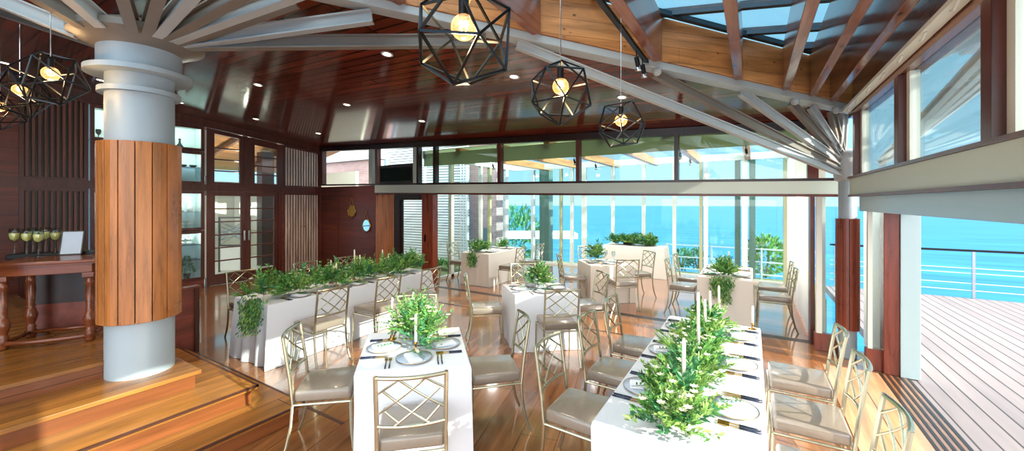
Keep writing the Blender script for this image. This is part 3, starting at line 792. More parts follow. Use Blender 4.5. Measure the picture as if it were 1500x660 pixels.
# slanted collar and hub
mb = MB(); n = 40
lo = [mb.bm.verts.new((.275*math.cos(2*PI*k/n), .275*math.sin(2*PI*k/n), 2.561)) for k in range(n)]
hi = [mb.bm.verts.new((.275*math.cos(2*PI*k/n), .275*math.sin(2*PI*k/n), 2.80 - .10*math.cos(2*PI*k/n - 2.6))) for k in range(n)]
for k in range(n): mb.bm.faces.new((lo[k], lo[(k + 1) % n], hi[(k + 1) % n], hi[k]))
mb.bm.faces.new(lo[::-1]); mb.bm.faces.new(hi)
mb.build('collar', 'steel', cl, smooth=True, auto=40)
MB().lathe([(.20, 2.70), (.40, 2.80), (.44, 2.82), (.44, 2.87), (.2, 2.98), (.05, 3.0)], 32).build('hub', 'strut2', cl, smooth=True, auto=30)
HUB = Vector((CL.x, CL.y, .45 + 2.86))
def azim(px, py, R):
    best = None
    for k in range(1440):
        a = 2*PI*k/1440
        x, y = HUB.x + R*math.cos(a), HUB.y + R*math.sin(a)
        z = ceil_z(x, y) - .05
        s = HUB + Vector((.40*math.cos(a), .40*math.sin(a), 0))
        e = Vector((x, y, z))
        for j in range(13):
            p = s.lerp(e, j/12)
            yc = -p.x*ST + p.y*CT
            if yc < .3: continue
            u, v = proj(p)
            d = math.hypot(u - px, v - py)
            if best is None or d < best[0]: best = (d, a)
    return best[1]
ends = []
for px, py, m in ((408, 0, 'strut'), (335, 0, 'strut2'), (268, 0, 'strut'), (228, 0, 'strut2'), (181, 0, 'strut2'), (118, 0, 'strut'), (76, 0, 'strut2'), (32, 0, 'strut'), (2, 14, 'strut2')):
    a = azim(px, py, 2.3)
    x, y = HUB.x + 2.3*math.cos(a), HUB.y + 2.3*math.sin(a)
    ends.append((a, Vector((x, y, ceil_z(x, y) - .05)), m))
for px, m in ((712, 'strut2'), (545, 'strut'), (432, 'strut2')):
    e = diag_px(px); e.z -= .09
    ends.append((math.atan2(e.y - HUB.y, e.x - HUB.x), e, m))
for a, e, m in ends:
    s = HUB + Vector((.38*math.cos(a), .38*math.sin(a), -.02))
    mb = MB(); off = Vector((CL.x, CL.y, .45)); strut_bar(mb, s - off, e - off); mb.build('strut', m, cl)
CR = Vector((1.0, 6.3, 0))
cr_ = thing('slim_steel_column', 'slim pale steel column with red timber staves at the deck corner', 'column', (CR.x, CR.y, 0))
cr_['kind'] = 'structure'
MB().lathe(cyl(.09, 0, 2.30), 32).build('shaft', 'steel', cr_, smooth=True, auto=40)
for k in range(12):
    a0, a1 = 2*PI*k/12 + .02, 2*PI*(k + 1)/12 - .02
    pts = [(.118*math.cos(a), .118*math.sin(a)) for a in (a0, (a0 + a1)/2, a1)] + [(.092*math.cos(a), .092*math.sin(a)) for a in (a1, a0)]
    MB().prism(pts, .34, 1.70).build('cladding_stave', 'redpost', cr_, bevel=.003)
MB().lathe([(.10, 2.16), (.13, 2.18), (.15, 2.32), (.13, 2.50), (.04, 2.56)], 24).build('hub', 'strut', cr_, smooth=True, auto=35)
for px, m, zo in ((757, 'strut', -.07), (958, 'strut2', -.02), (1085, 'strut', .05), (1158, 'strut2', .10), (1188, 'strut', .14), (1218, 'strut2', .18), (1236, 'strut', .2)):
    e = diag_px(px); e.z -= .06
    s = Vector((CR.x, CR.y, 2.33 + zo)); d = (e - s); d.z = 0; d.normalize(); s = s + d*.10
    mb = MB(); strut_bar(mb, s - CR, e - CR, .06, .075); mb.build('strut', m, cr_)
    if m == 'strut2': MB().sphere(e - CR + Vector((.04, -.04, .0)), .045, 14, 8).build('pin', 'strut', cr_, smooth=True)

# ================================================================== GLASS EXTENSION
EX0, EX1, EY1 = -6.6, .68, 11.0
EZ = 2.98
def ext_z(y): return 3.02 - .0*(y - RB)
struct(BX(EX0 - .1, EX1 + .12, RB + .1, 8.7, EZ + .12, EZ + .13).build('ceiling_extension', 'blind'))
struct(BX(EX0 - .1, EX1 + .12, 8.71, EY1 + .6, EZ + .12, EZ + .14).build('window_extension_roof', 'skyglass'))
for x in (-5.6, -4.5, -3.4, -2.3, -1.2, -.1):
    struct(BX(x - .06, x + .06, RB + .12, EY1 + .55, EZ - .06, EZ + .119).build('beam_extension_rafter', 'beamwood'))
struct(BX(EX0, EX1, RB + .10, RB + .125, 2.46 + .28, EZ + .05).build('trim_blind_box', 'blind'))
for px, w, m in ((661, .11, 'mull'), (704, .07, 'mull'), (717, .08, 'olive'), (741, .16, 'white')):
    y = onS(px, EX0)
    struct(BX(EX0 - .05, EX0 + .05, y - w/2, y + w/2, 0, EZ - .061).build('trim_side_mullion', m))
struct(BX(EX0 - .004, EX0 + .004, RB + .1, EY1, .06, EZ - .061).build('window_side_glass', 'glass'))
struct(BX(EX0 - .05, EX0 + .05, RB + .1, EY1, 0.0, .06).build('trim_side_sill', 'mull'))
struct(BX(EX0 - .05, EX0 + .05, RB + .1, EY1, EZ - .06, EZ + .11).build('trim_side_head', 'mull'))
for px, w, m in ((781, .10, 'white'), (822, .07, 'olive'), (838, .08, 'mull'), (856, .13, 'mull'), (898, .08, 'mull'), (943, .085, 'mull'), (988, .085, 'mull'), (1027, .07, 'olive'), (1034, .09, 'white'), (1091, .12, 'mull'), (1150, .07, 'olive')):
    x = onR(px, EY1)
    struct(BX(x - w/2, x + w/2, EY1 - .06, EY1 + .06, 0, EZ - .061).build('trim_sea_mullion', m))
struct(BX(EX0, EX1, EY1 - .004, EY1 + .004, .06, EZ - .061).build('window_sea_glass', 'glass'))
struct(BX(EX0, EX1, EY1 - .05, EY1 + .05, 0.0, .06).build('trim_sea_sill', 'mull'))
struct(BX(EX0, EX1 + .1, EY1 - .05, EY1 + .05, EZ - .06, EZ + .11).build('trim_sea_head', 'mull'))
# stone clad pillars outside the sea glass
for px, w, d in ((797, .34, 11.35), ):
    x = onR(px, d)
    struct(BX(x - w/2, x + w/2, d, d + .3, -.2, EZ + .1).build('pillar_stone', 'stone'))
for px, w in ((1080.5, .12), (1102, .13)):
    x = onR(px, 11.2)
    struct(BX(x - w/2, x + w/2, 11.15, 11.35, -.2, EZ + .1).build('pillar_stone_strip', 'stone'))
# sheer curtains along the deck side of the extension
def curtain(y0, y1, label, n=9):
    mb = MB(); rows = []
    N_ = n*8
    for j, z in enumerate((.02, 1.0, 2.0, 2.86)):
        row = []
        for k in range(N_ + 1):
            y = y0 + (y1 - y0)*k/N_
            x = .035*math.sin(2*PI*k/8 + .3*j) + .01*math.sin(k*.7)
            row.append(mb.bm.verts.new((x, y, z)))
        rows.append(row)
    for a, b in zip(rows[:-1], rows[1:]):
        for k in range(N_): mb.bm.faces.new((a[k], a[k+1], b[k+1], b[k]))
    o = mb.build('curtain', 'curtain', smooth=True, loc=(EX1 + .02, 0, 0))
    mo = o.modifiers.new('thick', 'SOLIDIFY'); mo.thickness = .004
    return tag(o, label, 'curtain', 'sheer curtains of the glass extension')
curtain(6.95, 8.6, 'white sheer curtain hanging nearest the opening beside the curtain-side table')
curtain(8.7, 10.75, 'white sheer curtain hanging in the corner by the sea glass', 11)
struct(BX(EX1 - .03, EX1 + .07, 6.8, 10.95, 2.87, 2.9).build('trim_curtain_rail', 'mull'))
struct(BX(EX1 + .08, EX1 + .12, 6.8, 10.95, 2.9, 3.1).build('trim_curtain_side_head', 'mull'))
for y in (6.85, 8.65, 10.9): struct(BX(EX1 + .09, EX1 + .17, y - .05, y + .05, 0, 2.9).build('trim_curtain_side_post', 'mull'))

# ================================================================== OUTSIDE
mb = MB(); nseg = 96
cc = Vector((0, 0, -24))
ring = [mb.bm.verts.new((3000*math.cos(2*PI*k/nseg), 3000*math.sin(2*PI*k/nseg), -24)) for k in range(nseg)]
mb.bm.faces.new(ring); o = struct(mb.build('sea', 'sea'))
struct(BX(-30, 1.4, 11.06, 13.2, -1.5, -.25).build('ground_garden', 'soil'))
struct(BX(-30, -6.76, 6.92, 11.06, -.5, -.13).build('ground_side_garden', 'soil'))
# white slatted fence seen through the dark door
yf = 10.0
fn = thing('slatted_fence', 'tall white horizontal slat fence outside the dark framed door', 'fence', (0, yf, -.12))
x0, x1 = onR(566, yf), onR(686, yf)
BX(x0, x1, .04, .06, 0, 4.2).build('backing', 'fenceback', fn)
mb = MB()
for k in range(46): mb.box(x0, x1, 0, .035, .08 + k*.09, .145 + k*.09)
mb.build('slats', 'fence', fn)
for x in (x0, (x0 + x1)/2, x1 - .08): BX(x, x + .08, -.04, -.001, 0, 4.2).build('post', 'fence', fn)
# pink brick house wall with a window
bh = thing('brick_house', 'pale pink brick house wall beyond the corner of the glass extension', 'building', (0, 10.6, -.25))
xa, xb = onR(683, 10.6), onR(727, 10.6)
BX(xa, xb, 0, .4, 0, 4.6).build('wall', 'brick', bh)
BX(xb - .5, xb - .15, -.03, -.001, .5, 1.3).build('window', 'fenceback', bh)
BX(xa - .1, xb + .15, -.2, .5, 4.601, 4.72).build('roof_edge', 'white', bh)
# pink wall and eave behind the first transom window
pw = thing('pink_house', 'pink rendered house wall with a white eave behind the high corner window', 'building', (0, 9.7, -.12))
xa, xb = onR(466, 9.7), onR(556, 9.7)
BX(xa, xb, 0, .2, 0, 3.6).build('wall', 'brick', pw); BX(xa, xb + .1, -.15, .3, 3.61, 4.6).build('eave', 'fence', pw)
# lattice mast
lm = thing('lattice_mast', 'white lattice mast standing in front of the slatted fence', 'mast', (onR(677, 9.6), 9.6, -.13))
for x in (-.06, .06): BX(x - .01, x + .01, -.01, .01, 0, 3.6).build('upright', 'fence', lm)
mb = MB()
for k in range(18): mb.bar((-.06 if k % 2 else .06, 0, .1 + .19*k), (.06 if k % 2 else -.06, 0, .29 + .19*k), .012, .012)
mb.build('bracing', 'fence', lm)
# low white roofed shelter
pv = thing('garden_shelter', 'low white roofed shelter outside the sea windows', 'shelter', (0, 0, -.25))
a = c2r((735 - CX)/F*17, 17); b = c2r((842 - CX)/F*17, 17)
va = Vector((a[0], a[1], 0)); vb = Vector((b[0], b[1], 0))
mb = MB(); mb.bar(va + Vector((0, 0, .75)), vb + Vector((0, 0, .75)), 1.6, .22); mb.build('roof', 'white', pv)
for f_ in (.05, .5, .95):
    p = va.lerp(vb, f_); BX(p.x - .05, p.x + .05, p.y - .05, p.y + .05, -3.0, .63).build('post', 'white', pv)
mb = MB(); mb.bar(va + Vector((0, 0, -1.0)), vb + Vector((0, 0, -1.0)), 1.5, .2); mb.build('base_slab', 'white', pv)
def bush(name, p, rad, h, n, label, cat='shrub', m='leaf', trunk=True, group=None, ls=.12, loc_z=None):
    t = thing(name, label, cat, p, 0, group)
    mb = MB()
    for k in range(n):
        while True:
            v = Vector((random.uniform(-1, 1), random.uniform(-1, 1), random.uniform(-1, 1)))
            if .45 < v.length < 1: break
        q_ = Vector((v.x*rad, v.y*rad, h*.55 + v.z*h*.45))
        mb.leaf(q_, Vector((v.x, v.y, v.z + .4)), ls*random.uniform(.6, 1.2), ls*.5)
    mb.build('foliage', m, t)
    mb = MB()
    for k in range(5):
        a_ = 2*PI*k/5
        mb.tube([(0, 0, 0), (.3*rad*math.cos(a_), .3*rad*math.sin(a_), h*.4), (.6*rad*math.cos(a_), .6*rad*math.sin(a_), h*.75)], .015 + .01*rad, 5)
    mb.build('stem', 'stem', t)
    return t
def outp(px, Y):
    s, r = c2r((px - CX)/F*Y, Y); return s, r
s_, r_ = outp(757, 22); bush('tree', (s_, r_, -2.4), 1.3, 4.0, 700, 'dark bushy tree between brick house and stone pillar', 'tree', 'leaf3', ls=.4)
s_, r_ = outp(1122, 11.2); bush('bush', (s_, r_, -.25), .5, 1.15, 700, 'bright green bush outside by the curtain-side table', 'bush', 'leaf', ls=.16)
for i, px in enumerate((999, 1022)):
    s_, r_ = outp(px, 12.4); bush('bush', (s_, r_, -.25), .26, .68, 240, ('small green bush just outside the sea glass, nearer the buffet', 'small green bush just outside the sea glass, nearer the curtain')[i], 'bush', 'leaf3', ls=.12)
bush('bush', (onR(712, 10.05), 10.05, -.13), .4, .6, 300, 'low green shrub in front of the brick house', 'shrub', 'leaf', ls=.14)
# arching leaf clumps at the foot of the fence
for i, px in enumerate((600, 614, 645, 657)):
    x = onR(px, 9.1) + (-.15, 0, .05, .2)[i]
    t = thing('fern_clump', ('arching green clump outside the dark door, beside its jamb', 'arching green clump outside the dark door, beside the red post', 'arching green clump just past the red post', 'arching green clump by the corner mullion')[i], 'plant', (x, 9.1 if i < 2 else 9.0, -.13), 0, 'green clumps at the fence foot')
    mb = MB()
    for k in range(110):
        a_ = random.uniform(0, 2*PI); L_ = random.uniform(.4, .62); e_ = random.uniform(.5, 1.3)
        d0 = Vector((math.cos(a_)*math.cos(e_), math.sin(a_)*math.cos(e_), math.sin(e_)))
        p1 = d0*L_*.6; p2 = p1 + Vector((math.cos(a_)*L_*.35, math.sin(a_)*L_*.35, L_*.1)); sd = Vector((-math.sin(a_), math.cos(a_), 0))*.014
        v = [mb.bm.verts.new(q_) for q_ in (Vector((0, 0, .0)), p1 - sd, p1 + sd, p2)]
        mb.bm.faces.new((v[0], v[1], v[2])); mb.bm.faces.new((v[1], v[3], v[2]))
    mb.build('foliage', 'leaf', t)
    MB().lathe([(.10, 0), (.08, .05), (.02, .08)], 10).build('crown', 'stem', t)
# railings
rl = thing('deck_railing', 'steel railing with a dark top rail along the far deck edge', 'railing', (0, 11.4, -.01))
BX(1.5, 9.4, -.03, .03, .93, .97).build('top_rail', 'black', rl)
for z in (.60, .50, .30, .16): BX(1.5, 9.4, -.008, .008, z - .008, z + .008).build('rail', 'strut', rl)
for px in (1426,):
    x = onR(px, 11.4); BX(x - .02, x + .02, -.02, .02, 0, .93).build('post', 'chrome', rl)
for x in (1.6, 6.6, 9.2): BX(x - .02, x + .02, -.02, .02, 0, .93).build('post', 'chrome', rl)
r2 = thing('garden_railing', 'white garden railing beyond the sea glass near the bush', 'railing', (0, 11.9, -.25))
for z in (.95, .62, .3): BX(-2.2, 1.3, -.015, .015, z - .015, z + .015).build('rail', 'white', r2)
for x in (-2.1, -.95, .2, 1.25): BX(x - .02, x + .02, -.02, .02, 0, .98).build('post', 'white', r2)
# white eave frame outside the clerestory
ev = thing('eave_frame', 'white painted eave beams and fanned struts outside the clerestory windows', 'eave', (0, 0, 0))
ev['kind'] = 'structure'
for x, z in ((1.5, 3.34), (2.1, 3.60), (2.7, 3.86)): BX(x - .06, x + .06, -1.5, 6.6, z, z + .2).build('eave_beam', 'white', ev)
for y in (5.9, 4.4, 2.95, 1.45, 0.0):
    mb = MB(); mb.bar((1.2, y, 3.26), (2.8, y, 3.96), .07, .12); mb.build('cross_beam', 'white', ev)
for k, (y, x) in enumerate(((3.2, 1.5), (4.0, 1.9), (4.9, 2.3), (5.7, 2.7))):
    mb = MB(); strut_bar(mb, (1.3, 6.3, 2.36), (x, y, 3.34 + .43*(x - 1.5) - .05), .05, .06); mb.build('strut', 'white', ev)
mb = MB(); mb.prism([(1.17, -1.5), (2.9, -1.5), (2.9, 6.6), (1.17, 6.6)], lambda x, y: 3.50 + .43*(x - 1.2), lambda x, y: 3.53 + .43*(x - 1.2)); struct(mb.build('ceiling_eave', 'white'))

# ================================================================== CHAIRS
def make_chair():
    t = thing('dining_chair', 'x', 'chair')
    zs = .50
    def yb(z): return -.205 - max(0, z - .46)*.15          # the back leans
    hw = .19
    # cushion
    c = MB()
    prof = [(.0, .0), (.02, .0)]
    sx0, sx1, y0, y1 = .195, .215, -.20, .20
    c.hexa([(-sx0, y0, zs - .085), (sx0, y0, zs - .085), (sx1, y1, zs - .085), (-sx1, y1, zs - .085), (-sx0, y0, zs), (sx0, y0, zs), (sx1, y1, zs), (-sx1, y1, zs)])
    c.build('seat', 'seat', t, smooth=True, bevel=.022, seg=3)
    fr = MB()
    zf = zs - .098
    fr.tube([(-.20, -.205, zf), (.20, -.205, zf)], .010, 8); fr.tube([(-.215, .20, zf), (.215, .20, zf)], .010, 8)
    for s in (-1, 1): fr.tube([(s*.20, -.205, zf), (s*.217, .20, zf)], .010, 8)
    fr.build('seat_frame', 'chair', t, smooth=True, auto=40)
    # back posts and bowed rails
    bf = MB()
    def bow(u): return -.035*(1 - u*u)
    for s in (-1, 1):
        bf.tube([(s*.20, -.205, .40), (s*.198, yb(.6), .6), (s*.20, yb(.9), .905)], .0125, 8)
    for z in (.895, .595):
        bf.tube([(.198*u, yb(z) + bow(u), z) for u in [-1 + k/5 for k in range(11)]], .0125 if z > .8 else .011, 8)
    bf.build('back_frame', 'chair', t, smooth=True, auto=40)
    # lattice, given in the unit square of the back (u from one side, v from the top)
    la = MB()
    def bp(u, v):
        x = (u - .5)*2; z = .895 - v*.30
        return Vector((x*.195, yb(z) + bow(x), z))
    for a, b in (((0, .34), (.35, 0)), ((0, .76), (.74, 0)), ((.24, 1), (.92, .28)), ((.72, .93), (.92, .66)), ((.33, .03), (1, .72)), ((.10, .27), (.78, 1)), ((.68, 0), (1, .31)), ((.12, .68), (.32, .92))):
        la.tube([bp(a[0] + (b[0] - a[0])*k/5, a[1] + (b[1] - a[1])*k/5) for k in range(6)], .0068, 6)
    la.build('back_lattice', 'chair', t, smooth=True, auto=40)
    for s in (-1, 1):
        MB().tube([(s*.20, -.205, .40), (s*.201, -.215, .25), (s*.205, -.245, .10), (s*.21, -.285, 0)], .0125, 8, taper=(1, 1, .95, .85)).build('leg', 'chair', t, smooth=True, auto=40)
        MB().tube([(s*.212, .20, .40), (s*.214, .205, .2), (s*.22, .225, 0)], .0125, 8, taper=(1, .95, .8)).build('leg', 'chair', t, smooth=True, auto=40)
    return t
chair_proto = None
set_back = {0: .015, 7: .015, 12: .05, 13: .015, 14: .015, 16: .06, 17: .015, 18: .03, 20: .025, 21: .035, 24: .012}   # clear of the cloth
chair_count = [0]
def place_chair(s, r, face, label, group):
    """(s, r): top of the back; face: direction the sitter looks, in room plan"""
    global chair_proto
    f = Vector(face).normalized()
    o = Vector((s, r)) + f*(.27 - set_back.get(chair_count[0], 0)); chair_count[0] += 1
    rz = math.atan2(f.y, f.x) - PI/2
    if chair_proto is None:
        chair_proto = make_chair()
        t = chair_proto; t.location = (o.x, o.y, 0.0005); t.rotation_euler = (0, 0, rz); t['label'] = label; t['group'] = group
    else:
        t = dup(chair_proto, (o.x, o.y, 0.0005), rz, label, group)
    return t
def cdir(X, Y): return c2r(X, Y)
ordn = ('nearest the camera', 'in the middle', 'nearest the sea')
for i, r in enumerate((2.58, 3.32, 4.02)):
    place_chair(-1.255, r, (1, 0), 'champagne metal chair with bronze seat at long garland table, hall side, %s' % ordn[i], 'chairs at the long garland table')
for i, r in enumerate((2.56, 3.28, 3.96)):
    place_chair(.585, r, (-1, 0), 'champagne metal chair in sunlight at long garland table, deck side, %s' % ordn[i], 'chairs at the long garland table')
ordw = ('first from the steps', 'second from the steps', 'third from the steps')
for i, r in enumerate((2.82, 3.63, 4.46)):
    place_chair(-4.165, r, (-1, 0), 'champagne lattice chair on the hall side of the long wall table, %s' % ordw[i], 'chairs at the long wall table')
for i, r in enumerate((2.82, 3.77, 4.51)):
    place_chair(-6.34, r, (1, 0), 'champagne lattice chair on the wall side of the long wall table, %s' % ordw[i], 'chairs at the long wall table')
T3 = 'champagne lattice chair at the small table by the steps, '
place_chair(*c2r(-.595, 2.33), cdir(-.2, .98), T3 + 'its back to the camera', 'chairs at the small table by the steps')
place_chair(*c2r(-1.71, 3.08), cdir(.977, .21), T3 + 'on the steps side', 'chairs at the small table by the steps')
place_chair(*c2r(.085, 3.46), cdir(-.977, -.21), T3 + 'on the side facing the steps', 'chairs at the small table by the steps')
place_chair(*c2r(-1.02, 4.22), cdir(.21, -.977), T3 + 'facing the camera', 'chairs at the small table by the steps')
T4 = 'champagne lattice chair at the small table in mid hall, '
place_chair(*c2r(-.56, 5.35), cdir(.99, .13), T4 + 'on the long wall table side', 'chairs at the small table in mid hall')
place_chair(*c2r(.575, 4.50), cdir(-.13, .99), T4 + 'its back to the camera', 'chairs at the small table in mid hall')
place_chair(*c2r(1.26, 5.59), cdir(-.97, -.2), T4 + 'on the garland table side', 'chairs at the small table in mid hall')
place_chair(*c2r(.18, 6.42), cdir(.13, -.99), T4 + 'facing the camera', 'chairs at the small table in mid hall')
T5 = 'champagne lattice chair at the small table before the buffet, '
place_chair(*c2r(.93, 7.58), cdir(.99, .1), T5 + 'on the fence side', 'chairs at the small table before the buffet')
place_chair(*c2r(2.02, 6.87), cdir(-.1, .99), T5 + 'its back to the camera', 'chairs at the small table before the buffet')
place_chair(*c2r(2.80, 8.0), cdir(-.97, -.25), T5 + 'on the curtain side', 'chairs at the small table before the buffet')
place_chair(*c2r(1.7, 8.95), cdir(.1, -.99), T5 + 'facing the camera', 'chairs at the small table before the buffet')
for i, r in enumerate((7.3, 8.05)):
    e_ = ('nearer the camera', 'nearer the sea')[i]
    place_chair(-1.265, r, (1, 0), 'champagne lattice chair at the curtain-side table, back to the buffet, %s' % e_, 'chairs at the curtain-side table')
    place_chair(.55, r - .08, (-1, 0), 'champagne lattice chair between the curtain-side table and sheer curtain, %s' % e_, 'chairs at the curtain-side table')
for i, r in enumerate((7.5, 8.4)):
    e_ = ('nearer the camera', 'nearer the sea')[i]
    place_chair(-4.35, r, (-1, 0), 'champagne lattice chair at the fence-side table, back to the buffet, %s' % e_, 'chairs at the fence-side table')
    place_chair(-6.325, r, (1, 0), 'champagne lattice chair between the fence-side table and glass, %s' % e_, 'chairs at the fence-side table')

# ================================================================== TABLES UNDER CLOTHS
def cloth_table(corners, h, label, m='cloth', flare=.03, ripple=.0, waves=5, group=None, seed=1):
    """a draped cloth: flat top over the four plan corners (counter-clockwise), sides falling to the floor"""
    rnd = random.Random(seed)
    c = sum((Vector(p) for p in corners), Vector((0, 0)))/4
    mb = MB(); n = 24
    per = []
    for k in range(4):
        a, b = Vector(corners[k]), Vector(corners[(k + 1) % 4])
        nrm = Vector(((b - a).y, -(b - a).x)).normalized()
        for j in range(n):
            u = j/n
            pt = a.lerp(b, u)
            nn = nrm.copy()
            if j == 0:
                pa = Vector(corners[k - 1]); n0 = Vector(((a - pa).y, -(a - pa).x)).normalized(); nn = (nrm + n0)
            per.append((pt - c, nn, u, k))
    rings = []
    for z, f in ((h, -.008), (h - .006, 0.0), (h - .03, .006), (h*.66, .4), (h*.33, .75), (.004, 1.0)):
        ring = []
        for (pt, nn, u, k) in per:
            off = flare*max(f, 0) if f > .01 else f*1.0
            wv = ripple*max(f, 0)*(math.sin(2*PI*(u*waves + .13*k)) + .4*math.sin(2*PI*(u*waves*1.7 + .3)))
            fold = .012*max(f, 0)*math.sin(PI*u*2 + k) if f > .01 else 0
            q_ = pt + nn*(off + wv + fold)
            ring.append(mb.bm.verts.new((q_.x, q_.y, z)))
        rings.append(ring)
    N_ = len(per)
    for a, b in zip(rings[:-1], rings[1:]):
        for k in range(N_): mb.bm.faces.new((a[k], a[(k + 1) % N_], b[(k + 1) % N_], b[k]))
    mb.bm.faces.new(rings[0])
    o = mb.build('draped_table', m, smooth=True, auto=35, loc=(c.x, c.y, 0))
    return tag(o, label, 'table', group)
H = .72
cloth_table([(-.74, 2.04), (.06, 2.04), (.06, 4.36), (-.74, 4.36)], H, 'long table under a white cloth carrying the longest green garland', 'cloth', .008, .003, 4)
cloth_table([(-5.50, 2.37), (-4.73, 2.37), (-4.73, 5.05), (-5.50, 5.05)], H, 'long table under a rippling white cloth beside the panelled wall', 'cloth', .04, .02, 3)
def camcorners(*pts): return [c2r(*p) for p in pts]
T3C = camcorners((-1.095, 2.735), (-.30, 2.85), (-.50, 3.72), (-1.30, 3.54))
T4C = camcorners((.043, 4.96), (.871, 5.07), (.69, 5.77), (-.138, 5.66))
T5C = camcorners((1.47, 7.32), (2.30, 7.40), (2.19, 8.16), (1.36, 8.08))
cloth_table(T3C, H, 'small square table under white cloth nearest the camera beside the steps', 'cloth', .008, .003, 3)
cloth_table(T4C, H, 'small square table under white cloth in the middle of the hall', 'cloth', .012, .004, 4)
cloth_table(T5C, H, 'small square table under ivory cloth in front of the buffet', 'linen', .012, .004, 4)
cloth_table([(-3.4, 10.2), (-1.87, 10.2), (-1.87, 10.84), (-3.4, 10.84)], .77, 'buffet table under ivory cloth against the sea glass', 'linen', .05, .01, 5)
cloth_table([(-.75, 6.88), (.0, 6.88), (.0, 8.3), (-.75, 8.3)], H, 'table under ivory cloth beside the white sheer curtain', 'linen', .006, .002, 4)
cloth_table([(-5.79, 7.2), (-5.03, 7.2), (-5.03, 8.75), (-5.79, 8.75)], .74, 'table under ivory cloth beside the glass facing the slatted fence', 'linen', .02, .004, 4)

# ================================================================== GREENERY
def sprays(mb, p, n, R, hgt, ls, zmin=True):
    """a loose clump of leafy sprigs rooted at p"""
    for k in range(n):
        a = random.uniform(0, 2*PI); e = random.uniform(.15, 1.45)
        d = Vector((math.cos(a)*math.cos(e), math.sin(a)*math.cos(e), math.sin(e)*hgt/R))
        L_ = R*random.uniform(.55, 1.1)
        tip = p + d*L_
        droop = Vector((0, 0, -L_*.25*random.random()))
        sd = d.cross(Vector((0, 0, 1)))
        if sd.length < .01: sd = Vector((1, 0, 0))
        sd.normalize()
        w_ = .0018
        mid = p.lerp(tip, .55)
        v = [mb.bm.verts.new(q_) for q_ in (p - sd*w_, p + sd*w_, mid + sd*w_, mid - sd*w_)]
        mb.bm.faces.new(v)
        m = random.choice((6, 8, 9))
        for j in range(m):
            f = .3 + .7*j/(m - 1)
            q_ = p + d*L_*f + droop*f*f
            if q_.z < .012 and zmin: q_.z = .012 + .02*random.random()
            for sgn in (1, -1):
                dd = d*.7 + sd*sgn*.8 + Vector((random.uniform(-.3, .3), random.uniform(-.3, .3), random.uniform(-.2, .4)))
                if q_.z < .06: dd.z = abs(dd.z)
                mb.leaf(q_, dd, ls*random.uniform(.6, 1.25), ls*.42)
def plume(mb, p, d, L_, n):
    """a feathery grass plume"""
    d = Vector(d).normalized()
    for k in range(n):
        f = random.random()
        q_ = Vector(p) + d*L_*f
        dd = d + Vector((random.uniform(-1, 1), random.uniform(-1, 1), random.uniform(-.6, .8)))*.7
        mb.leaf(q_, dd, L_*.28, .004)
def garland(name, label, cat, pts, R, hgt, n, ls, z, group=None, drop=None, flowers=10, plumes=0):
    """pts: plan centres of the clumps; the meshes hang under one Empty"""
    t = thing(name, label, cat, (pts[0][0], pts[0][1], z), 0, group)
    o0 = Vector((pts[0][0], pts[0][1], z))
    A, B, Cc, Fl = MB(), MB(), MB(), MB()
    for (x, y) in pts:
        p = Vector((x, y, z + .02)) - o0
        for mb, kk in ((A, .5), (B, .3), (Cc, .2)):
            for q in range(3):
                pp = p + Vector((random.uniform(-.5, .5)*R, random.uniform(-.5, .5)*R, random.uniform(0, .4)*hgt))
                sprays(mb, pp, max(2, int(n*kk/3)), R*random.uniform(.65, 1.0), hgt*random.uniform(.7, 1.0), ls*(1.25 if mb is Cc else 1))
        for k in range(flowers):
            a = random.uniform(0, 2*PI); rr = R*random.uniform(.1, .75)
            c = p + Vector((rr*math.cos(a), rr*math.sin(a), hgt*random.uniform(.45, .95)))
            for j in range(7):
                b_ = 2*PI*j/7
                Fl.leaf(c, (math.cos(b_), math.sin(b_), .5), .022 + ls*.15, .016 + ls*.1, (0, 0, 1))
        for k in range(plumes):
            a = random.uniform(0, 2*PI)
            plume(B, p + Vector((R*.3*math.cos(a), R*.3*math.sin(a), hgt*.4)), (math.cos(a), math.sin(a), random.uniform(.2, .8)), R*.9, 60)
    if drop:
        for (x, y, zz) in drop:
            p = Vector((x, y, zz)) - o0
            for mb in (A, B, Cc):
                for q in range(5):
                    b_ = p + Vector((random.uniform(-.08, .08), random.uniform(-.08, .08), random.uniform(-.02, .03)))
                    for j in range(7):
                        mb.leaf(b_ + Vector((random.uniform(-.05, .05), random.uniform(-.05, .03), -.02*j)), (random.uniform(-.6, .6), random.uniform(-.8, .2), -.7), ls*1.1, ls*.45)
    A.build('foliage', 'leaf', t); B.build('foliage', 'leaf2', t); Cc.build('foliage', 'leaf3', t)
    if flowers: Fl.build('blossom', 'petal', t)
    return t
g1 = garland('table_garland', 'long loose green garland with small white blossoms along the deck-side long table', 'garland',
        [(-.36 + .05*math.sin(i*1.9), 2.09 + i*.17) for i in range(13)], .19, .20, 52, .042, H, None, None, 9, 3)
garland('table_garland', 'green garland of four mounds spilling over the end of the long wall table', 'garland',
        [(-4.98 + .03*math.sin(i*2.3), 2.42 + i*.21) for i in range(13)], .23, .31, 60, .04, H, None,
        [(-4.95 + dx_, yy_, zz_) for (dx_, yy_, zz_) in ((0, 2.36, .76), (.08, 2.36, .75), (-.08, 2.36, .75), (-.16, 2.37, .75), (0, 2.34, .71), (.07, 2.33, .70), (-.08, 2.33, .70), (0, 2.31, .65), (.05, 2.30, .64), (-.03, 2.29, .58), (.02, 2.28, .52))], 5, 0)
c3 = sum((Vector(p) for p in T3C), Vector((0, 0)))/4
c4 = sum((Vector(p) for p in T4C), Vector((0, 0)))/4
c5 = sum((Vector(p) for p in T5C), Vector((0, 0)))/4
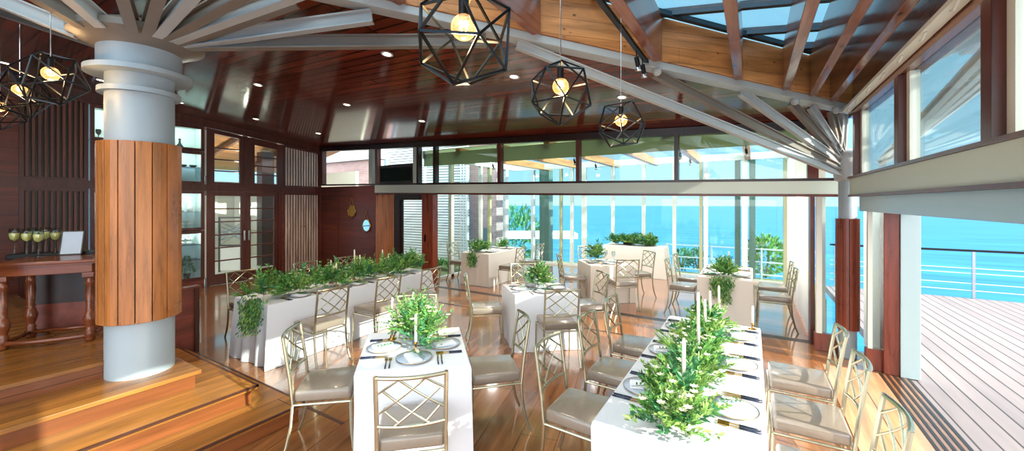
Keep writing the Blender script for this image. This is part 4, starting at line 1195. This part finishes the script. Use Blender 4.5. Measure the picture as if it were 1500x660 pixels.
def bouquet(name, c, R, hgt, n, ls, z, label, group=None, side=None, vase=True):
    t = thing(name, label, 'flower arrangement', (c[0], c[1], z), 0, group)
    if vase:
        MB().lathe([(.05, .001), (.06, .01), (.062, .12), (.058, .12), (.055, .014), (.005, .012)], 20).build('vase', 'stemglass', t, smooth=True)
    mbs = [MB(), MB(), MB()]
    for mb, kk, ss in zip(mbs, (.4, .4, .2), (1, .9, 1.3)):
        for q in range(4):
            pp = Vector((random.uniform(-.3, .3)*R, random.uniform(-.3, .3)*R, .04 + random.uniform(0, .35)*hgt))
            sprays(mb, pp, int(n*kk/4), R*random.uniform(.8, 1.05), hgt*random.uniform(.8, 1), ls*ss)
    for mb, nm, m in zip(mbs, ('foliage', 'foliage', 'foliage'), ('leaf', 'leaf2', 'leaf3')): mb.build(nm, m, t)
    Fl = MB()
    for k in range(26):
        a = random.uniform(0, 2*PI); rr = R*random.uniform(.1, .9)
        c_ = Vector((rr*math.cos(a), rr*math.sin(a), hgt*random.uniform(.3, .95)))
        for j in range(6):
            b_ = 2*PI*j/6; Fl.leaf(c_, (math.cos(b_), math.sin(b_), .5), .028, .018, (0, 0, 1))
    Fl.build('blossom', 'petal', t)
    return t
bouquet('flower_arrangement', c3 + Vector((0.0, .06)), .27, .36, 230, .034, H, 'airy green arrangement on the small table by the steps')
bouquet('flower_arrangement', c4, .25, .28, 150, .042, H, 'pale green arrangement with white blossoms on the mid hall table', vase=False)
bouquet('flower_arrangement', c5 + Vector((-.2, .0)), .24, .30, 90, .05, H, 'green arrangement on the small table before the buffet', vase=False)
garland('table_garland', 'dense green garland lying along the buffet table', 'garland', [(-3.15 + i*.2, 10.42) for i in range(6)], .22, .27, 60, .055, .77, None, None, 3, 0)
garland('table_garland', 'green bunch spilling over the end of the curtain-side table', 'garland', [(-.42, 6.98), (-.38, 7.2)], .24, .26, 70, .045, H, None,
        [(-.42, 6.87, .74), (-.36, 6.86, .70), (-.46, 6.86, .68), (-.5, 6.87, .73), (-.33, 6.87, .74), (-.44, 6.85, .71), (-.36, 6.85, .66), (-.40, 6.84, .64), (-.42, 6.83, .58), (-.38, 6.83, .51)], 4, 0)
garland('table_garland', 'green bunch spilling over the near end of the fence-side table', 'garland', [(-5.42, 7.3), (-5.40, 7.5)], .23, .26, 70, .05, .74, None,
        [(-5.45, 7.19, .76), (-5.38, 7.18, .73), (-5.5, 7.18, .72), (-5.43, 7.16, .66), (-5.45, 7.14, .58)], 3, 0)
garland('table_garland', 'small round green bunch at the far end of the fence-side table', 'garland', [(-5.38, 8.3)], .18, .2, 50, .05, .74, None, None, 3, 0)
# two dark ribbed tubs behind the buffet greenery
for i, px in enumerate((921, 952)):
    x = onR(px, 10.68)
    t = thing('ribbed_tub', ('dark ribbed tub half hidden behind the buffet garland', 'dark ribbed tub at the open end of the buffet garland')[i], 'tub', (x, 10.68, .77), 0, 'tubs on the buffet')
    mb = MB(); n = 36
    for (r0, z0, r1, z1) in ((.13, .001, .19, .22),):
        lo = [mb.bm.verts.new(((r0 + .006*(k % 2))*math.cos(2*PI*k/n), (r0 + .006*(k % 2))*math.sin(2*PI*k/n), z0)) for k in range(n)]
        hi = [mb.bm.verts.new(((r1 + .008*(k % 2))*math.cos(2*PI*k/n), (r1 + .008*(k % 2))*math.sin(2*PI*k/n), z1)) for k in range(n)]
        inn = [mb.bm.verts.new((.12*math.cos(2*PI*k/n), .12*math.sin(2*PI*k/n), .02)) for k in range(n)]
        for k in range(n):
            mb.bm.faces.new((lo[k], lo[(k+1) % n], hi[(k+1) % n], hi[k])); mb.bm.faces.new((hi[k], hi[(k+1) % n], inn[(k+1) % n], inn[k]))
        mb.bm.faces.new(lo[::-1]); mb.bm.faces.new(inn)
    mb.build('body', 'tin', t)
    MB().lathe([(.196, .22), (.204, .225), (.204, .235), (.19, .235)], 36, ring=True).build('rim', 'tin', t, smooth=True)

# ================================================================== TABLEWARE
def make_plate():
    t = thing('plate', 'x', 'plate')
    MB().lathe([(.03, .001), (.08, .002), (.132, .012), (.132, .015), (.08, .006), (.005, .005)], 40).build('dish', 'plate', t, smooth=True)
    MB().lathe([(.1315, .012), (.1345, .0125), (.1345, .016), (.1315, .016)], 40, ring=True).build('rim', 'gold', t, smooth=True)
    return t
def make_napkin():
    mb = MB()
    mb.hexa([(-.05, -.085, 0), (.05, -.085, 0), (.045, .085, 0), (-.045, .085, 0), (-.05, -.085, .010), (.05, -.085, .010), (.045, .085, .013), (-.045, .085, .013)])
    mb.hexa([(-.045, -.08, .0105), (.0, -.08, .0105), (.03, .08, .0135), (-.04, .08, .0135), (-.045, -.08, .018), (.0, -.08, .016), (.03, .08, .02), (-.04, .08, .022)])
    return tag(mb.build('napkin', 'napkin', bevel=.003), 'x', 'napkin')
def make_sprig():
    t = thing('flower_sprig', 'x', 'sprig')
    MB().tube([(0, -.08, .004), (.006, 0, .01), (0, .07, .012)], .0018, 5).build('stem', 'stem', t)
    mb = MB()
    for k in range(9): mb.leaf((0, -.05 + .013*k, .009), (1 if k % 2 else -1, .7, .25), .036, .017)
    mb.build('foliage', 'leaf3', t)
    mb = MB()
    for k in range(3):
        for j in range(6): mb.leaf((.01*(k - 1), .02*k, .016), (math.cos(j*PI/3), math.sin(j*PI/3), .6), .02, .013, (0, 0, 1))
    mb.build('blossom', 'petal', t)
    return t
def make_fork():
    t = thing('fork', 'x', 'fork')
    MB().tube([(0, -.10, .006), (0, .0, .006)], .005, 6).build('handle', 'handle', t, smooth=True)
    mb = MB(); mb.box(-.003, .003, .0, .045, .004, .008); mb.box(-.011, .011, .045, .07, .004, .007)
    for x in (-.009, -.003, .003, .009): mb.box(x - .0017, x + .0017, .07, .10, .004, .007)
    mb.build('head', 'gold', t); return t
def make_knife():
    t = thing('knife', 'x', 'knife')
    MB().tube([(0, -.11, .006), (0, .0, .006)], .005, 6).build('handle', 'handle', t, smooth=True)
    mb = MB(); mb.hexa([(-.004, 0, .003), (.008, 0, .003), (.008, .08, .003), (-.001, .10, .003), (-.004, 0, .006), (.008, 0, .006), (.008, .08, .006), (-.001, .10, .006)])
    mb.build('blade', 'gold', t); return t
def make_glass(fill=False, nm='wine_glass'):
    t = thing(nm, 'x', 'glass')
    MB().lathe([(.032, 0), (.03, .003), (.006, .006), (.0045, .02), (.0045, .10), (.012, .108), (.030, .13), (.036, .165), (.030, .215), (.0285, .215), (.0345, .165), (.028, .132), (.004, .112)], 20).build('bowl', 'stemglass', t, smooth=True)
    if fill: MB().lathe([(.004, .113), (.0275, .133), (.0335, .163), (.0325, .178), (.003, .178)], 20).build('wine', 'wine', t, smooth=True)
    return t
def make_candle():
    t = thing('taper_candle', 'x', 'candle')
    MB().lathe([(.034, 0), (.033, .006), (.009, .012), (.007, .05), (.013, .056), (.014, .075), (.009, .075)], 16).build('holder', 'brass', t, smooth=True)
    MB().lathe([(.011, .07), (.011, .28), (.007, .30), (.001, .302)], 12).build('wax_taper', 'wax', t, smooth=True)
    MB().tube([(0, 0, .30), (0, .001, .312)], .0012, 5).build('wick', 'black', t)
    return t
protos = {}
makers = dict(plate=make_plate, napkin=make_napkin, sprig=make_sprig, fork=make_fork, knife=make_knife, glass=make_glass, candle=make_candle)
def put(kind, p, rz, label, group, scale=None):
    if kind not in protos:
        o = makers[kind](); protos[kind] = o
        o.location = p; o.rotation_euler = (0, 0, rz); o['label'] = label; o['group'] = group
    else:
        o = dup(protos[kind], p, rz, label, group)
    if scale: o.scale = scale
    return o
def setting(c, look, z, where, tbl, full=True, glass_=True):
    """a place setting: c plan point of the plate, look: direction the guest faces"""
    f = Vector(look).normalized(); rgt = Vector((f.y, -f.x)); rz = math.atan2(f.y, f.x) - PI/2
    c = Vector(c); zz = z + .001
    def at(a, b, dz=0): q_ = c + rgt*a + f*b; return (q_.x, q_.y, zz + dz)
    w = where
    put('plate', at(0, 0), rz, 'gold-rimmed glass plate at ' + w, 'plates on ' + tbl)
    put('napkin', at(-.01, -.01, .007), rz + .3, 'folded white napkin on the plate at ' + w, 'napkins on ' + tbl)
    put('sprig', at(.035, .0, .028), rz + .6, 'leafy sprig on the napkin at ' + w, 'sprigs on ' + tbl)
    ks = ((-.20, 'fork', 'outer'), (-.172, 'fork', 'inner'), (.172, 'knife', 'inner'), (.20, 'knife', 'outer')) if full else ((-.18, 'fork', ''), (.18, 'knife', ''))
    for a, k, nm in ks:
        put(k, at(a, -.04), rz, ('%s navy-handled gold %s at ' % (nm, k)).strip().replace('  ', ' ') + w, k + 's on ' + tbl)
    if glass_: put('glass', at(.16, .17), 0, 'clear stemmed glass at ' + w, 'glasses on ' + tbl)
tb = 'the long garland table'
for i, r in enumerate((2.56, 3.28, 3.98)):
    setting((-.58, r), (1, 0), H, 'garland table hall side, ' + ordn[i], tb, True, i == 2)
    setting((-.10, r), (-1, 0), H, 'garland table deck side, ' + ordn[i], tb, True, False)
tb = 'the long wall table'
for i, r in enumerate((2.82, 3.65, 4.48)):
    setting((-4.87, r), (-1, 0), H, 'wall table hall side, ' + ordw[i], tb)
    setting((-5.33, r), (1, 0), H, 'wall table wall side, ' + ordw[i], tb)
def four(Cs, z, tn, names, full=True, gl=True, ins=.17):
    c = sum((Vector(p) for p in Cs), Vector((0, 0)))/4
    for k in range(4):
        a, b = Vector(Cs[k]), Vector(Cs[(k + 1) % 4])
        mid = (a + b)/2; f = (c - mid).normalized()
        setting(mid + f*ins, f, z, names[k], tn, full, gl)
four(T3C, H, 'the small table by the steps', ['the steps table, camera side', 'the steps table, garland table side', 'the steps table, sea side', 'the steps table, steps side'], True, False)
four(T4C, H, 'the mid hall table', ['the mid hall table, camera side', 'the mid hall table, garland table side', 'the mid hall table, sea side', 'the mid hall table, wall side'], False)
four(T5C, H, 'the table before the buffet', ['the table before the buffet, camera side', 'the table before the buffet, curtain side', 'the table before the buffet, buffet side', 'the table before the buffet, fence side'], False)
for i, r in enumerate((7.25, 7.95)):
    e_ = ('nearer the camera', 'nearer the sea')[i]
    setting((-.59, r), (1, 0), H, 'curtain-side table, buffet side, ' + e_, 'the curtain-side table', False, False)
    setting((-.16, r), (-1, 0), H, 'curtain-side table, curtain side, ' + e_, 'the curtain-side table', False, False)
for i, r in enumerate((7.55, 8.4)):
    e_ = ('nearer the camera', 'nearer the sea')[i]
    setting((-5.66, r), (1, 0), .74, 'fence-side table, glass side, ' + e_, 'the fence-side table', False)
    setting((-5.20, r), (-1, 0), .74, 'fence-side table, buffet side, ' + e_, 'the fence-side table', False)
# tapers
def cand(p, h, label, grp): put('candle', p, 0, label, grp, (1, 1, h/.302))
G = 'candles in the garland table greenery'
for (x, r, h, lb) in ((-.335, 2.43, .405, 'white taper candle in the garland table greenery, nearest the camera'), (-.335, 3.13, .53, 'tallest white taper candle in the garland table greenery'), (-.335, 3.6, .38, 'white taper candle in garland table greenery, third from the camera'), (-.33, 3.98, .38, 'white taper candle in garland table greenery, fourth from the camera'), (-.27, 4.16, .40, 'white taper candle in garland table greenery, nearest the sea')):
    cand((x, r, H + .001), h, lb, G)
cand((.0, 4.28, H + .001), .22, 'short white taper candle at the sea end corner of the garland table', G)
G = 'candles on the long wall table'
for i, px in enumerate((500, 531, 538, 558, 568, 582)):
    pos = [onS(px, x_) for x_ in (-5.1,)][0]
    cand(((-5.24, -5.0, -5.18, -4.96, -5.2, -5.0)[i], (3.5, 3.42, 3.85, 3.78, 4.4, 4.35)[i], H + .001), (.34, .32, .46, .40, .40, .34)[i], 'white taper candle on the long wall table, number %s from the steps' % ('two', 'one', 'four', 'three', 'six', 'five')[i], G)
G = 'candles on the steps table'
p = P(609, 514, H); cand((p.x, p.y, H + .001), .30, 'white taper candle in front of the arrangement on the steps table', G)
q2 = c2r(-.86, 3.42); cand((q2[0], q2[1], H + .001), .40, 'tall white taper candle behind the arrangement on the steps table', G)
q2 = c2r(-1.03, 3.38); cand((q2[0], q2[1], H + .001), .36, 'white taper candle on the steps side of the steps table arrangement', G)
cand((-.34, 7.5, H + .001), .36, 'white taper candle in the greenery of the curtain-side table', 'candles at the curtain-side table')
cand((-.42, 7.62, H + .001), .28, 'shorter white taper candle behind the curtain-side table greenery', 'candles at the curtain-side table')

# ================================================================== CONSOLE TABLE WITH CHAMPAGNE
pr, pl_ = P(132, 498, .6), P(4, 512, .6)
mid = (pr + pl_)/2
ax = (pr - pl_); hl = ax.length/2; rz = math.atan2(ax.y, ax.x)
ct = thing('console_table', 'dark bow-fronted console table with turned legs on the platform', 'table', (mid.x, mid.y, .601), rz)
def bowpts(w, d, bul, n=18, yb_=.42):
    pts = [(-w, yb_), ]
    pts = [(-w - .0, yb_)] + [(-w + 2*w*k/n, -d - bul*(1 - (2*k/n - 1)**2)) for k in range(n + 1)] + [(w, yb_)]
    return pts
zt = .77
mb = MB(); mb.prism(bowpts(hl + .06, .05, .05), zt - .03, zt); mb.build('top', 'console', ct, bevel=.008)
mb = MB(); mb.prism(bowpts(hl + .045, .035, .05), zt - .042, zt - .031); mb.build('top_moulding', 'console', ct)
mb = MB(); mb.prism(bowpts(hl + .02, .012, .045), zt - .125, zt - .043); mb.build('apron', 'console', ct, bevel=.004)
leg_prof = [(.03, .0), (.04, .02), (.03, .05), (.042, .065), (.03, .08), (.04, .10), (.028, .12), (.030, .14), (.045, .19), (.048, .22), (.034, .27), (.026, .285), (.034, .30), (.026, .31), (.034, .46), (.030, .54), (.036, .55), (.030, .565), (.032, .60)]
for x, y in ((-hl, 0), (hl, 0), (-hl, .36), (hl, .36)):
    MB().lathe(leg_prof, 16).build('leg', 'console', ct, smooth=True, loc=(x, y, 0))
    BX(-.042, .042, -.042, .042, .60, .645).build('leg_block', 'console', ct, bevel=.004, loc=(x, y, 0))
mb = MB(); n = 14
mb.tube([(-hl + 2*hl*k/n, -.04*(1 - (2*k/n - 1)**2), .05) for k in range(n + 1)], .022, 8); mb.tube([(-hl, .36, .05), (hl, .36, .05)], .018, 8)
for x in (-hl, hl): mb.tube([(x, 0, .05), (x, .36, .05)], .018, 8)
mb.build('stretcher', 'console', ct, smooth=True)
zz = .601 + zt
first = None
names = ['at the outer end of the row', 'second in the row', 'behind the second and fourth', 'at the front of the group', 'behind the front glass towards the sign', 'nearest the little sign']
for i, (px, py) in enumerate(((21, 374), (39, 375), (48, 370.5), (56, 376.5), (66, 371), (81, 373))):
    p = P(px, py, zz)
    if first is None:
        first = make_glass(True, 'champagne_glass'); o = first; o.location = (p.x, p.y, zz + .0005)
    else: o = dup(first, (p.x, p.y, zz + .0005))
    o.scale = (1.15, 1.15, 1.25)
    o['label'] = 'filled champagne glass on the console table, ' + names[i]; o['group'] = 'champagne glasses on the console table'
p = P(103, 373, zz)
sg = thing('table_sign', 'blank white card in a gold easel frame on the console table', 'sign', (p.x, p.y, zz + .0005), math.radians(57))
tilt = Matrix.Rotation(math.radians(-14), 4, 'X')
MB().box(-.075, .075, -.003, .003, .01, .235, tilt).build('card', 'paper', sg)
f = MB()
for b in ((-.085, -.075, 0, .245), (.075, .085, 0, .245), (-.085, .085, .0, .01), (-.085, .085, .235, .245)): f.box(b[0], b[1], -.006, .006, b[2], b[3], tilt)
f.build('frame', 'tin', sg)
f = MB(); f.bar((-.03, .058, .22), (-.05, .13, .0), .007, .007); f.bar((.03, .058, .22), (.05, .13, .0), .007, .007); f.build('easel_leg', 'gold', sg)

# ================================================================== ROUND MIRRORS ON LEATHER STRAPS
for i, (px, py, m) in enumerate(((514.5, 309, 'brass'), (536, 330, 'mirror'))):
    x = onR(px, RB - .05); Y = -x*ST + (RB - .05)*CT
    z = EYE - (py - HY)*Y/F
    t = thing('wall_mirror', ('round mirror with warm gold reflection on a strap, higher on the timber wall', 'round bright mirror on a strap, lower and nearer the dark door')[i], 'mirror', (x, RB - .03, z), 0, 'strap mirrors on the timber wall')
    rot = Matrix.Rotation(PI/2, 4, 'X')
    R_ = .165
    MB().lathe([(R_ - .02, -.012), (R_, -.008), (R_ + .008, .004), (R_, .02), (R_ - .02, .022), (R_ - .022, .012)], 36, rot, ring=True).build('frame', 'brass', t, smooth=True)
    MB().lathe([(R_ - .02, .006), (R_ - .02, .011)], 36, rot).build('mirror_glass', m, t)
    mb = MB()
    for s in (-1, 1): mb.bar((s*.10, -.012, .09), (s*.006, -.006, .36), .016, .004, (0, 1, 0))
    mb.build('strap', 'leather', t)
    MB().sphere((0, -.004, .37), .016, 10, 6).build('peg', 'brass', t, smooth=True)

# ================================================================== PENDANT LAMPS
def ico():
    ph = (1 + 5**.5)/2
    v = []
    for a in (-1, 1):
        for b in (-ph, ph): v += [(0, a, b), (a, b, 0), (b, 0, a)]
    v = [Vector(p).normalized() for p in v]
    e = [(i, j) for i in range(12) for j in range(i + 1, 12) if (v[i] - v[j]).length < 1.1]
    return v, e
IV, IE = ico()
def make_pendant(R_, rot, cord, bar=.009):
    t = thing('pendant_lamp', 'x', 'pendant lamp')
    mt = rot.to_matrix()
    top = max(IV, key=lambda p: (mt @ p).z)
    mb = MB()
    for i, j in IE:
        a, b = mt @ IV[i]*R_, mt @ IV[j]*R_
        mb.bar(a, b, bar, bar, (a + b).normalized())
    mb.build('cage', 'cage', t)
    zt_ = (mt @ top).z*R_
    MB().tube([(0, 0, R_*.35), (0, 0, R_*.72)], .02, 12).build('socket', 'black', t, smooth=True, auto=40)
    bu = MB().sphere((0, 0, R_*.18), .05, 20, 14).build('bulb', 'bulb', t, smooth=True)
    mb = MB()
    for k in range(4):
        a = k*PI/2; mb.tube([(.010*math.cos(a), .010*math.sin(a), R_*.32), (.018*math.cos(a), .018*math.sin(a), R_*.18), (.008*math.cos(a), .008*math.sin(a), R_*.1)], .0022, 5)
    mb.build('filament', 'filament', bu)
    mb = MB(); mb.tube([(0, 0, R_*.72), (0, 0, cord)], .0035, 6); mb.build('cord', 'chrome', t)
    return t
zr = 3.08 + .15*(1 + .93)
pos = [(-.955, 1.20, 2.54), (-1.0, 2.20, 2.57), (-.913, 3.19, 2.53)]
lbls = ['largest looking geometric cage pendant, nearest the camera under the skylight', 'middle geometric cage pendant under the skylight', 'geometric cage pendant under the skylight nearest the sea']
rots = [Euler((.3, .12, .4)), Euler((.5, .1, 1.2)), Euler((.9, .5, .2))]
for i, (x, y, z) in enumerate(pos):
    o = make_pendant(.205, rots[i], 3.37 + .15*(1 - x) - .29 - z + .2)
    o.location = (x, y, z); o['label'] = lbls[i]; o['group'] = 'cage pendants under the skylight'
pp = make_pendant(.205, Euler((.2, .7, .3)), .0 + ceil_z(-4.41, .69) - 2.81)
lb2 = ['dark cage pendant beside the big column, nearest it', 'dark cage pendant over the console, middle of its row', 'dark cage pendant over the console, farthest from the column']
for i, (x, y, z) in enumerate(((-4.41, .69, 2.81), (-5.56, .69, 2.86), (-6.7, .70, 2.86))):
    if i: o = dup(pp)
    else: o = pp
    o.location = (x, y, z); o.rotation_euler = (0, 0, i*1.1); o['label'] = lb2[i]; o['group'] = 'cage pendants over the console'
for (x, y, z), e in [(p, 14) for p in pos] + [((-4.41, .69, 2.81), 9), ((-5.56, .69, 2.86), 9), ((-6.7, .7, 2.86), 9)]:
    l = bpy.data.lights.new('pendant_glow', 'POINT'); l.energy = e*.6; l.color = (1, .66, .34); l.shadow_soft_size = .05
    ob = bpy.data.objects.new('pendant_glow', l); COL.objects.link(ob); ob.location = (x, y, z - .01)
# track with two spots beside the rafter
tk = thing('track_rail', 'black lighting track fixed beside the rafter above the pendants', 'track', (-.935, 0, 3.335))
BX(-.02, .02, .3, 4.3, 0, .03).build('rail', 'black', tk)
for i, (px, py) in enumerate(((890, 36), (921, 61))):
    y = (4.02, 4.26)[i] - .25*0
    x = -.935
    t = thing('spot_lamp', ('small black track spot beside the rafter, upper one', 'small black track spot beside the rafter, lower one')[i], 'spotlight', (x, y - .25, 3.33), 0, 'track spots')
    MB().tube([(0, 0, 0), (0, 0, -.07)], .006, 6).build('arm', 'black', t)
    MB().tube([(0, .0, -.06), (.01, .03, -.14)], .022, 12).build('can', 'black', t, smooth=True, auto=40)
    MB().lathe([(.018, 0), (.034, -.045), (.03, -.045), (.012, 0)], 16).build('reflector', 'chrome', t, smooth=True, loc=(.01, .03, -.14), rot=(.35, .1, 0))
    MB().sphere((.012, .036, -.165), .012, 8, 6).build('lamp', 'lens', t)

# rafter spots: one is known, the rest are added to brighten the extension
for i, (x, y) in enumerate(((-5.6, 8.2), (-3.4, 8.2), (-1.2, 8.2), (-.1, 8.2), (-3.4, 9.6), (-1.2, 9.6))):
    o = dup([q for q in bpy.data.objects if q.name == 'spot_lamp'][0], (x, y, EZ - .062), 0, 'small black fill spot added on an extension rafter, ' + ('above the fence-side table', 'second rafter spot from the fence', 'above the curtain-side table, inner', 'above the curtain-side table, by the curtain', 'towards the buffet, inner', 'above the buffet')[i], 'added fill spots on the extension rafters')
    l = bpy.data.lights.new('extension_fill_glow', 'SPOT'); l.energy = (130 if y < 9 else 60); l.color = (1, .97, .93); l.spot_size = 2.5; l.spot_blend = .9; l.shadow_soft_size = .12
    ob = bpy.data.objects.new('extension_fill_glow', l); COL.objects.link(ob); ob.location = (x + .02, y - .05, EZ - .30)

# recessed downlights on the boarded ceiling
def ceil_hit(px, py):
    k = (px - CX)/F; h = -(py - HY)/F
    lo, hi_ = .5, 30
    for _ in range(60):
        Y = (lo + hi_)/2; s, r = c2r(k*Y, Y)
        if EYE + h*Y < ceil_z(s, r): lo = Y
        else: hi_ = Y
    return s, r
nrm = Vector((.04, .105, 1)).normalized()
qt = Vector((0, 0, 1)).rotation_difference(nrm)
dl = [(352, 40, 'between the struts of the big column'), (567, 79, 'beside the long strut under the beam'), (753, 112, 'between the two nearest pendants'), (378, 124, 'on the boards above the glass doors'), (508, 153, 'middle of the boarded ceiling'), (618, 177, 'close to the back windows in mid ceiling'), (466, 195, 'in the corner by the timber wall'), (375, 174, 'just above the glass doors'), (911, 142, 'behind the farthest pendant'), (264, 150, 'right of the big column'), (147, 117, 'left of the big column under its flange'), (112, 20, 'above the struts left of the column'), (7, 92, 'at the far dark end of the ceiling')]
d0 = None
for px, py, lb in dl:
    s, r = ceil_hit(px, py)
    z = ceil_z(s, r)
    if d0 is None:
        d0 = thing('recessed_downlight', 'x', 'downlight'); d0['group'] = 'ceiling downlights'
        MB().lathe([(.045, -.001), (.068, -.001), (.066, -.008), (.045, -.006)], 24, ring=True).build('trim_ring', 'white', d0, smooth=True)
        MB().lathe([(.003, -.002), (.045, -.002), (.045, -.004), (.003, -.004)], 24).build('lens', 'lens', d0, smooth=True)
        o = d0
    else: o = dup(d0)
    o.rotation_mode = 'QUATERNION'; o.rotation_quaternion = qt
    o.location = (s, r, z); o['label'] = 'small recessed downlight ' + lb
    if (px, py) in ((112, 20), (147, 117), (7, 92), (352, 40), (264, 150)): continue
    l = bpy.data.lights.new('downlight_glow', 'SPOT'); l.energy = 75; l.color = (1, .84, .64); l.spot_size = 2.0; l.spot_blend = .8; l.shadow_soft_size = .05
    ob = bpy.data.objects.new('downlight_glow', l); COL.objects.link(ob); ob.location = (s, r, z - .03)

# ================================================================== LIGHT
w = bpy.data.worlds.new('sky'); SC.world = w; w.use_nodes = True
N, L = w.node_tree.nodes, w.node_tree.links
bg = N['Background']
tc = N.new('ShaderNodeTexCoord'); sp = N.new('ShaderNodeSeparateXYZ'); L.new(tc.outputs['Generated'], sp.inputs[0])
cr = N.new('ShaderNodeValToRGB')
el = cr.color_ramp.elements
el[0].position = 0.0; el[0].color = lin((192, 230, 247))
el[1].position = 1.0; el[1].color = lin((168, 222, 246))
e2 = el.new(.10); e2.color = lin((168, 220, 245))
e2 = el.new(.35); e2.color = lin((160, 218, 244))
L.new(sp.outputs['Z'], cr.inputs[0])
# sky brightened behind the camera as added fill light for the hall
dp = N.new('ShaderNodeVectorMath'); dp.operation = 'DOT_PRODUCT'
_az, _el = math.radians(-6), math.radians(24)
SUNV = Vector((math.cos(_el)*math.cos(_az), math.cos(_el)*math.sin(_az), math.sin(_el)))
L.new(tc.outputs['Generated'], dp.inputs[0]); dp.inputs[1].default_value = Vector((.45, -.75, .45)).normalized()
mr = N.new('ShaderNodeMapRange'); mr.inputs['From Min'].default_value = -.1; mr.inputs['From Max'].default_value = .8
mr.inputs['To Min'].default_value = 0.0; mr.inputs['To Max'].default_value = 1.0
L.new(dp.outputs['Value'], mr.inputs['Value'])
mx = N.new('ShaderNodeMix'); mx.data_type = 'RGBA'
L.new(mr.outputs[0], mx.inputs['Factor']); L.new(cr.outputs[0], mx.inputs['A']); mx.inputs['B'].default_value = (3.1, 3.1, 3.1, 1)
L.new(mx.outputs['Result'], bg.inputs['Color'])
bg.inputs['Strength'].default_value = 1.0
sun = bpy.data.lights.new('sun', 'SUN'); sun.energy = 8.0; sun.color = (1, .93, .8); sun.angle = math.radians(.6)
so = bpy.data.objects.new('sun', sun); COL.objects.link(so)
so.rotation_euler = SUNV.to_track_quat('Z', 'Y').to_euler()

vs = SC.view_settings
SC.display_settings.display_device = 'sRGB'
vs.view_transform = 'Standard'; vs.look = 'None'; vs.gamma = 1.0; vs.use_curve_mapping = False
vs.exposure = 0.58
SC.cycles.max_bounces = 8; SC.cycles.diffuse_bounces = 5; SC.cycles.glossy_bounces = 4; SC.cycles.transparent_max_bounces = 16
SC.cycles.use_denoising = True
SC.cycles.sample_clamp_indirect = 8
